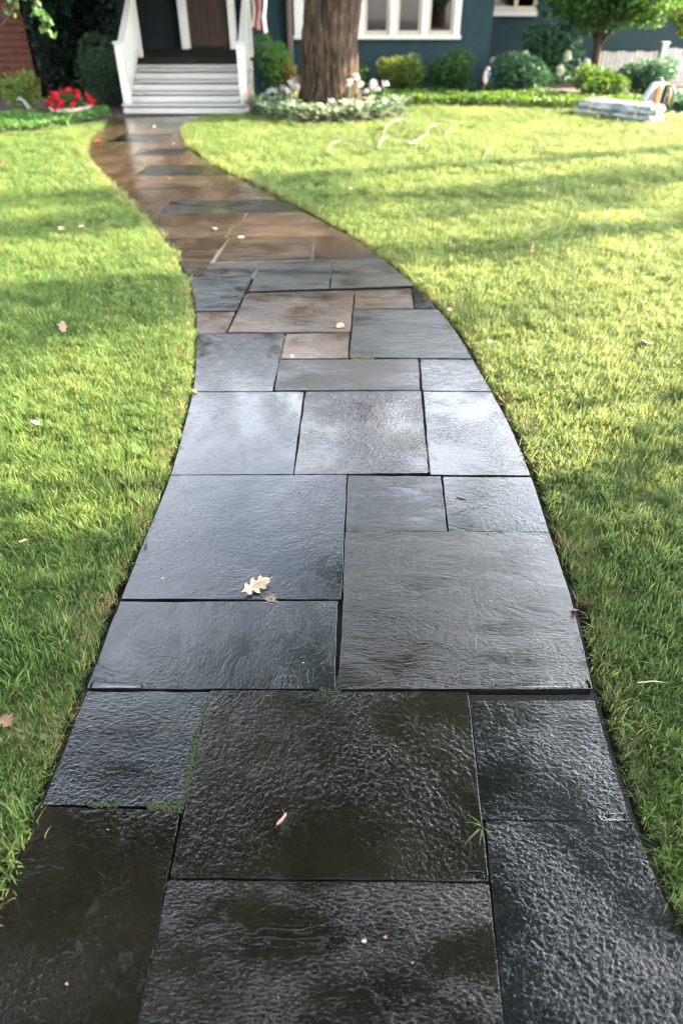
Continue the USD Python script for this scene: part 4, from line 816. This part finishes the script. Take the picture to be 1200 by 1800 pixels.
# the oak leaf lying face up in the foreground
def oak(L):
    out = [(0, .02), (.12, .05), (.16, .16), (.24, .20), (.29, .10), (.35, .09), (.40, .22), (.50, .28), (.54, .15), (.60, .12), (.66, .21), (.75, .22), (.78, .12), (.85, .11), (.92, .09), (1.0, 0)]
    pts_ = out + [(a, -b) for a, b in reversed(out[:-1])]
    p = Polygon(pts_).buffer(.02).buffer(-.02).segmentize(.05)
    v, f = trimesh.creation.triangulate_polygon(p, engine='earcut'); m = trimesh.Trimesh(np.c_[v, v[:, 0] * 0], f, process=False)
    m = m.subdivide_to_size(.08); v = m.vertices
    z = .55 * np.abs(v[:, 1]) * (1 - .3 * v[:, 0]) + .10 * (v[:, 0] - .5) ** 2 + .03 * np.sin(v[:, 0] * 9 + v[:, 1] * 6)
    V = np.c_[v[:, :2], z] * L; n = len(V); return trimesh.Trimesh(np.vstack([V, V - [0, 0, .0008]]), np.vstack([m.faces, m.faces[:, ::-1] + n]), process=False)
ol = thing('oak_leaf', (0, 0, 0)); tag(ol, 'pale lobed oak leaf curled up on the wet slab in the left foreground', 'leaf')
p0, p1 = U(424, 1046, .004), U(474, 1020, .012); L = np.linalg.norm(p1 - p0); a = math.atan2(p1[1] - p0[1], p1[0] - p0[0])
R = trimesh.transformations.rotation_matrix(a, [0, 0, 1]) @ trimesh.transformations.rotation_matrix(.75, [1, 0, 0])
m = oak(L); m.apply_transform(R); lift = -m.bounds[0][2] + .0065; m.apply_translation([p0[0], p0[1], lift])
obj('blade', m, 'oak_leaf', ol, smooth=30)
mm = tube([(0, 0, .002), (.5 * L, 0, .003), (1.0 * L, 0, .006), (1.12 * L, .004, .004)], [.0012, .0011, .001, .0008], 6); mm.apply_transform(R); mm.apply_translation([p0[0], p0[1], lift]); obj('midrib', mm, 'dry_leaf_pink', ol)
# crumbs of soil beside it
g = rng(930); cr = []
for i in range(150):
    r_ = g.uniform(.0006, .002); q = U(*(np.array([476, 1056]) + g.normal(0, 1, 2) * [6, 3.2])); m = trimesh.creation.icosphere(0, r_); m.apply_translation(q + [0, 0, .005 + g.uniform(0, .0025)]); cr.append(m)
tag(obj('soil_crumbs', cat(cr), 'grit'), 'little heap of pale soil crumbs beside the oak leaf', 'soil', kind='stuff')
# curled brown leaf, twigs, pebbles
cl_ = thing('curled_leaf', U(495, 1443, .006), 20); tag(cl_, 'small curled brown leaf on the big foreground slab', 'leaf')
obj('blade', tube(spline([(-.016, -.008, .004), (-.006, -.004, .006), (.006, .003, .007), (.016, .014, .005)], 16), np.array([.001, .002, .0032, .004, .0042, .0042, .004, .0036, .0033, .003, .0032, .0034, .003, .0024, .0016, .0006]), 7), 'dry_leaf_pink', cl_, smooth=True)
obj('stalk', tube([(.008, .004, .008), (.010, .012, .013), (.010, .020, .014)], [.0008, .0006, .0004], 5), 'dry_leaf_brown', cl_)
tag(obj('twig', tube([U(802, 872, .008), U(810, 874, .009), U(820, 877, .007)], [.003, .0035, .0015], 6), 'dry_leaf_brown'), 'short dark twig on the pale slab at the right', 'twig')
for i, (x, y, c_, r_, lb) in enumerate([(533, 1165, 'grit', .0022, 'pale crumb on the wide left slab below the oak leaf'), (467, 865, 'soil', .003, 'dark crumb near the top of the big left slab'), (533, 965, 'soil', .0035, 'dark crumb on the big left slab, up and right of the oak leaf'), (286, 1016, 'grit', .004, 'pale crumb on the big left slab near the lawn edge'), (283, 1001, 'soil', .003, 'dark crumb on the big left slab near the lawn edge'),
    (840, 946, 'dry_leaf_brown', .004, 'brown crumb at the top of the big right slab'), (839, 860, 'dry_leaf_brown', .003, 'brown crumb on the small right slab, above the twig'), (853, 892, 'dry_leaf_brown', .0025, 'brown crumb on the small right slab, below the twig'), (380, 987, 'soil', .0025, 'tiny dark crumb in the middle of the big left slab'),
    (640, 1655, 'grit', .0042, 'largest pale crumb on the bottom middle slab'), (677, 1648, 'grit', .0026, 'smaller pale crumb on the bottom middle slab, right of the largest'), (725, 1693, 'grit', .0016, 'tiniest pale crumb on the bottom middle slab'), (117, 1730, 'grit', .0022, 'pale crumb low on the bottom left slab'), (189, 1459, 'grit', .0014, 'pale crumb high on the bottom left slab')]):
    m = blob((0, 0, 0), (r_ * 1.4, r_, r_ * .7), 1, .3, 2, i); m.apply_translation(U(x, y, .004))
    tag(obj('crumb', m, c_), lb, 'debris', 'crumbs scattered on the wet slabs')
# a weed growing out of the joint
wd = thing('grass_weed', U(846, 1458, -.01)); tag(wd, 'thin green grass weed sprouting from the joint at lower right', 'weed'); w0 = U(846, 1458, -.01); g = rng(940)
for (x, y, z) in [(820, 1432, .03), (812, 1490, .012), (822, 1480, .02), (868, 1478, .02), (832, 1452, .035), (842, 1490, .015), (818, 1446, .022)]:
    e = U(x, y, z) - w0; mid = e * .5 + [0, 0, .014]; P_ = spline([(0, 0, 0), mid, e], 9); s = np.cross(e, [0, 0, 1]); s /= np.linalg.norm(s); wv = np.array([1, 1, 1, .95, .9, .8, .6, .35, .02])[:, None] * .0013
    V = np.vstack([P_ - s * wv, P_ + s * wv + [0, 0, .0006]]); F = []
    for i in range(8): F += [(i, i + 1, 9 + i + 1), (i, 9 + i + 1, 9 + i)]
    obj('leaf_blade', trimesh.Trimesh(V, F, process=False), 'grass', wd)
# stray grass blades over the edge
for i, (a, b, lb) in enumerate([((-10, 1543), (42, 1550), 'single pale grass blade lying over the slab at lower left'), ((1110, 1497), (1148, 1500), 'single grass blade lying over the slab edge at lower right'), ((1120, 1200), (1178, 1201), 'pale dry grass blade lying on the lawn by the path')]):
    A_, B_ = U(*a, .02), U(*b, .018); s = np.array([0, .0025, 0]); mid = (A_ + B_) / 2 + [0, 0, .008]
    tag(obj('stray_straw', trimesh.Trimesh(np.array([A_ - s, A_ + s, mid - s, mid + s, B_]), [(0, 2, 1), (1, 2, 3), (2, 4, 3)], process=False), 'moss' if i < 2 else 'dry_leaf_cream'), lb, 'straw')
# beads of water standing along the slab edges
def puddle(px, label, z, seed):
    q = np.array([U(x, y)[:2] for x, y in px]); c = q.mean(0); rg = np.array(Polygon(q).buffer(.012).buffer(-.006).segmentize(.008).exterior.coords)[:-1]; lay = []
    for s_, h in ((1, 0), (.9, .0008), (.7, .0013), (.35, .0015)): lay.append(np.c_[c + (rg - c) * s_, np.full(len(rg), z + h)])
    n = len(rg); V = np.vstack(lay + [[[*c, z + .0016]], [[*c, z - .0002]]]); F = []
    for k_ in range(3):
        for i in range(n): j = (i + 1) % n; F += [(k_ * n + i, k_ * n + j, (k_ + 1) * n + j), (k_ * n + i, (k_ + 1) * n + j, (k_ + 1) * n + i)]
    for i in range(n): j = (i + 1) % n; F += [(3 * n + i, 3 * n + j, 4 * n), (j, i, 4 * n + 1)]
    m = trimesh.Trimesh(V, F, process=False); m.invert() if m.volume < 0 else None
    tag(obj('puddle', m, 'water', smooth=True), label, 'puddle')
puddle([(870, 1207), (960, 1203), (1030, 1202), (1034, 1209), (960, 1210), (880, 1210)], 'long bead of water on the front edge of the big right slab', .0068, 1)
puddle([(165, 1202), (240, 1205), (248, 1208), (162, 1208)], 'bead of water at the left front corner of the wide left slab', .0042, 2)
puddle([(818, 1537), (845, 1537), (848, 1545), (815, 1544)], 'small water bead at the right front corner of the big middle slab', .0042, 3)
puddle([(1055, 1433), (1100, 1431), (1103, 1437), (1060, 1438)], 'small water bead on the front edge of the small right slab', -.004, 4)

# ------------------------------------------------------------------ added trees out of view, clumps placed to shade the lawn in stripes
def lit_line(t, D):       # the point D metres towards the sun along shadow line t (y - x / tan(azimuth) = t)
    x = D; return np.array([x, t + x / math.tan(SUN_AZ)])
def added_side_tree(t, D, r, hgt, crown, seed, label):
    p = lit_line(t, D); tt = thing('added_side_tree', (*p, -.05)); tag(tt, label, 'tree', None); g = rng(seed)
    obj('trunk', tube(spline([(0, 0, 0), (g.normal(0, .05), g.normal(0, .05), hgt * .35), (g.normal(0, .1), g.normal(0, .1), hgt * .7), (g.normal(0, .15), g.normal(0, .15), hgt)], 30), np.linspace(r * 1.08, r * .8, 30), 14), 'bark', tt, smooth=True)
    Pc, Nc = [], []
    for (dx_, dy_, dz_, rx, rz_, n) in crown:
        p_, n_ = cloud((dx_, dy_, dz_), (rx, rx, rz_), n, seed * 7 + int(dz_ * 10) + int(dy_ * 10), 12, .45, .6); k_ = p_[:, 2] > .1; Pc.append(p_[k_]); Nc.append(n_[k_])
        obj('limb', tube([(0, 0, dz_ * .7), (dx_ * .5, dy_ * .5, dz_ * .85), (dx_, dy_, dz_)], [r * .35, r * .25, r * .1], 7), 'bark', tt)
    obj('crown', leaves(np.vstack(Pc), np.vstack(Nc), .17, seed, .6), 'leaf_mid', tt)
def stripe_tree(t, D, seed, clumps, label):
    """an added tall tree, its leaf sprays placed to throw bands of shade"""
    p = lit_line(t, D); tt = thing('added_side_tree', (*p, -.05)); tag(tt, label, 'tree'); g = rng(seed)
    ax = spline([(0, 0, 0), (.1, 0, 4), (0, .05, 8), (.05, 0, 14)], 30); obj('trunk', tube(ax, np.linspace(.32, .05, 30), 12), 'bark', tt, smooth=True)
    Pc, Nc = [], []
    for q, (dt, z, ry, rz_, n) in enumerate(clumps):
        c = (g.normal(0, .35), dt, z); p_, n_ = cloud(c, (ry * 1.2, ry, rz_), n, seed * 50 + q, 7, .55, .6); Pc.append(p_); Nc.append(n_)
        if q % 2 == 0: obj('limb', tube([(0, 0, z - .7), (c[0] * .6, dt * .6, z - .2), c], [.05, .035, .015], 6), 'bark', tt)
    obj('crown', leaves(np.vstack(Pc), np.vstack(Nc), .15, seed, .6), 'leaf_mid', tt)
g = rng(160); cA, cB, cC = [], [], []
for z in np.arange(8.0, 13.2, .42):
    left = z > 9.7
    if left or g.random() < .15: cA.append((g.normal(-.08, .07), z, .42 if left else .24, .40, 420 if left else 70))
    if left or g.random() < .4: cB.append((g.normal(0, .10), z, .52, .40, 460 if left else 150))
    if left or g.random() < .3: cC.append((g.normal(0, .08), z, .33, .36, 240 if left else 110))
    if z > 10.4: cB.append((g.uniform(-.9, 1.2), z, .30, .25, 70)); cA.append((-.5, z, .26, .3, 70))
    if not left: cB.append((g.uniform(-1.6, 1.6), z, .3, .3, 50)); cA.append((g.uniform(-.2, 1.3), z, .3, .3, 45))
for t_ in (2.9, 3.5, 4.1): cA.append((t_ - 5.29, g.uniform(8.5, 11.5), .35, .4, 45))
stripe_tree(5.29, 20, 161, cA, 'added tall airy tree outside the frame on the right, nearest to the camera')
stripe_tree(7.10, 20.5, 162, cB, 'added tall airy tree outside the frame on the right, middle one')
stripe_tree(8.28, 20, 163, cC, 'added tall airy tree outside the frame on the right, farthest one')
added_side_tree(.6, 8.5, .35, 6, [(0, .4, 2.0, 1.7, 2.1, 4200), (.3, -1.6, 2.2, 2.0, 2.2, 4200), (-.2, .8, 4.6, 1.3, 1.5, 2400), (0, -.8, 5.2, 2.0, 1.7, 4000), (0, -3.4, 3.0, 2.0, 3.0, 5000), (.2, 1.4, 3.2, 1.0, 1.0, 500)], 164, 'added dense leafy tree outside the frame on the right that shades the foreground')
# added unseen tree: its boughs darken the sky mirrored in the near stones
ct = thing('added_canopy_tree', (-5.6, -3.5, -.05)); tag(ct, 'added unseen tree behind the viewpoint whose boughs darken reflections in the near slabs', 'tree')
obj('trunk', tube(spline([(0, 0, 0), (.1, .1, 2.5), (.3, .4, 5.2), (.9, 1.0, 8)], 24), np.linspace(.38, .22, 24), 12), 'bark', ct, smooth=True)
g = rng(171); Pc, Nc = [], []
for i in range(170):
    e = np.array([g.uniform(-1, 12), g.uniform(1.5, 11.0), g.uniform(7.6, 10.8)]); p_, n_ = cloud(e, (1.25, 1.25, .6), 250, 1700 + i, 8, .5, .6); Pc.append(p_); Nc.append(n_)
    if i % 9 == 0: obj('limb', tube(spline([(.4, .5, 5.8), e * .5 + [0, 0, 3.2], e], 10), np.linspace(.13, .03, 10), 7), 'bark', ct)
obj('crown', leaves(np.vstack(Pc), np.vstack(Nc), .36, 172, .62), 'leaf_mid', ct)

# added trees out of view: cut the sky light from behind and the left
nt0 = None; g = rng(181)
for i, (x, y, sc_) in enumerate([(-9, -11, 1), (-2, -12, 1.1), (5, -11.5, 1), (12, -9.5, 1.05), (-14, -5, 1.1), (-13.5, 2.5, 1), (-13, 8.5, .95), (16, -2, 1), (-5.5, -17, 1.25), (8.5, -17, 1.3)]):
    if nt0 is None:
        nt0 = thing('added_tree', (x, y, -.05)); obj('trunk', tube([(0, 0, 0), (.1, 0, 2), (0, .1, 5)], [.4, .32, .2], 12), 'bark', nt0)
        Pc, Nc = [], []
        for j in range(11):
            c = np.array([g.normal(0, 1.6), g.normal(0, 1.6), g.uniform(1.8, 8.2)]); p_, n_ = cloud(c, (2.2, 2.2, 1.7), 420, 1800 + j, 10, .5, .5); Pc.append(p_); Nc.append(n_)
        P, N = np.vstack(Pc), np.vstack(Nc); k_ = P[:, 2] > .15; obj('crown', leaves(P[k_], N[k_], .34, 182, .65), 'leaf_mid', nt0); t = nt0
    else: t = dup(nt0, (x, y, -.05), g.uniform(0, 360), sc_)
    tag(t, 'added dense tree out of view round the viewpoint that cuts the sky light', 'tree', 'added trees out of view round the viewpoint')
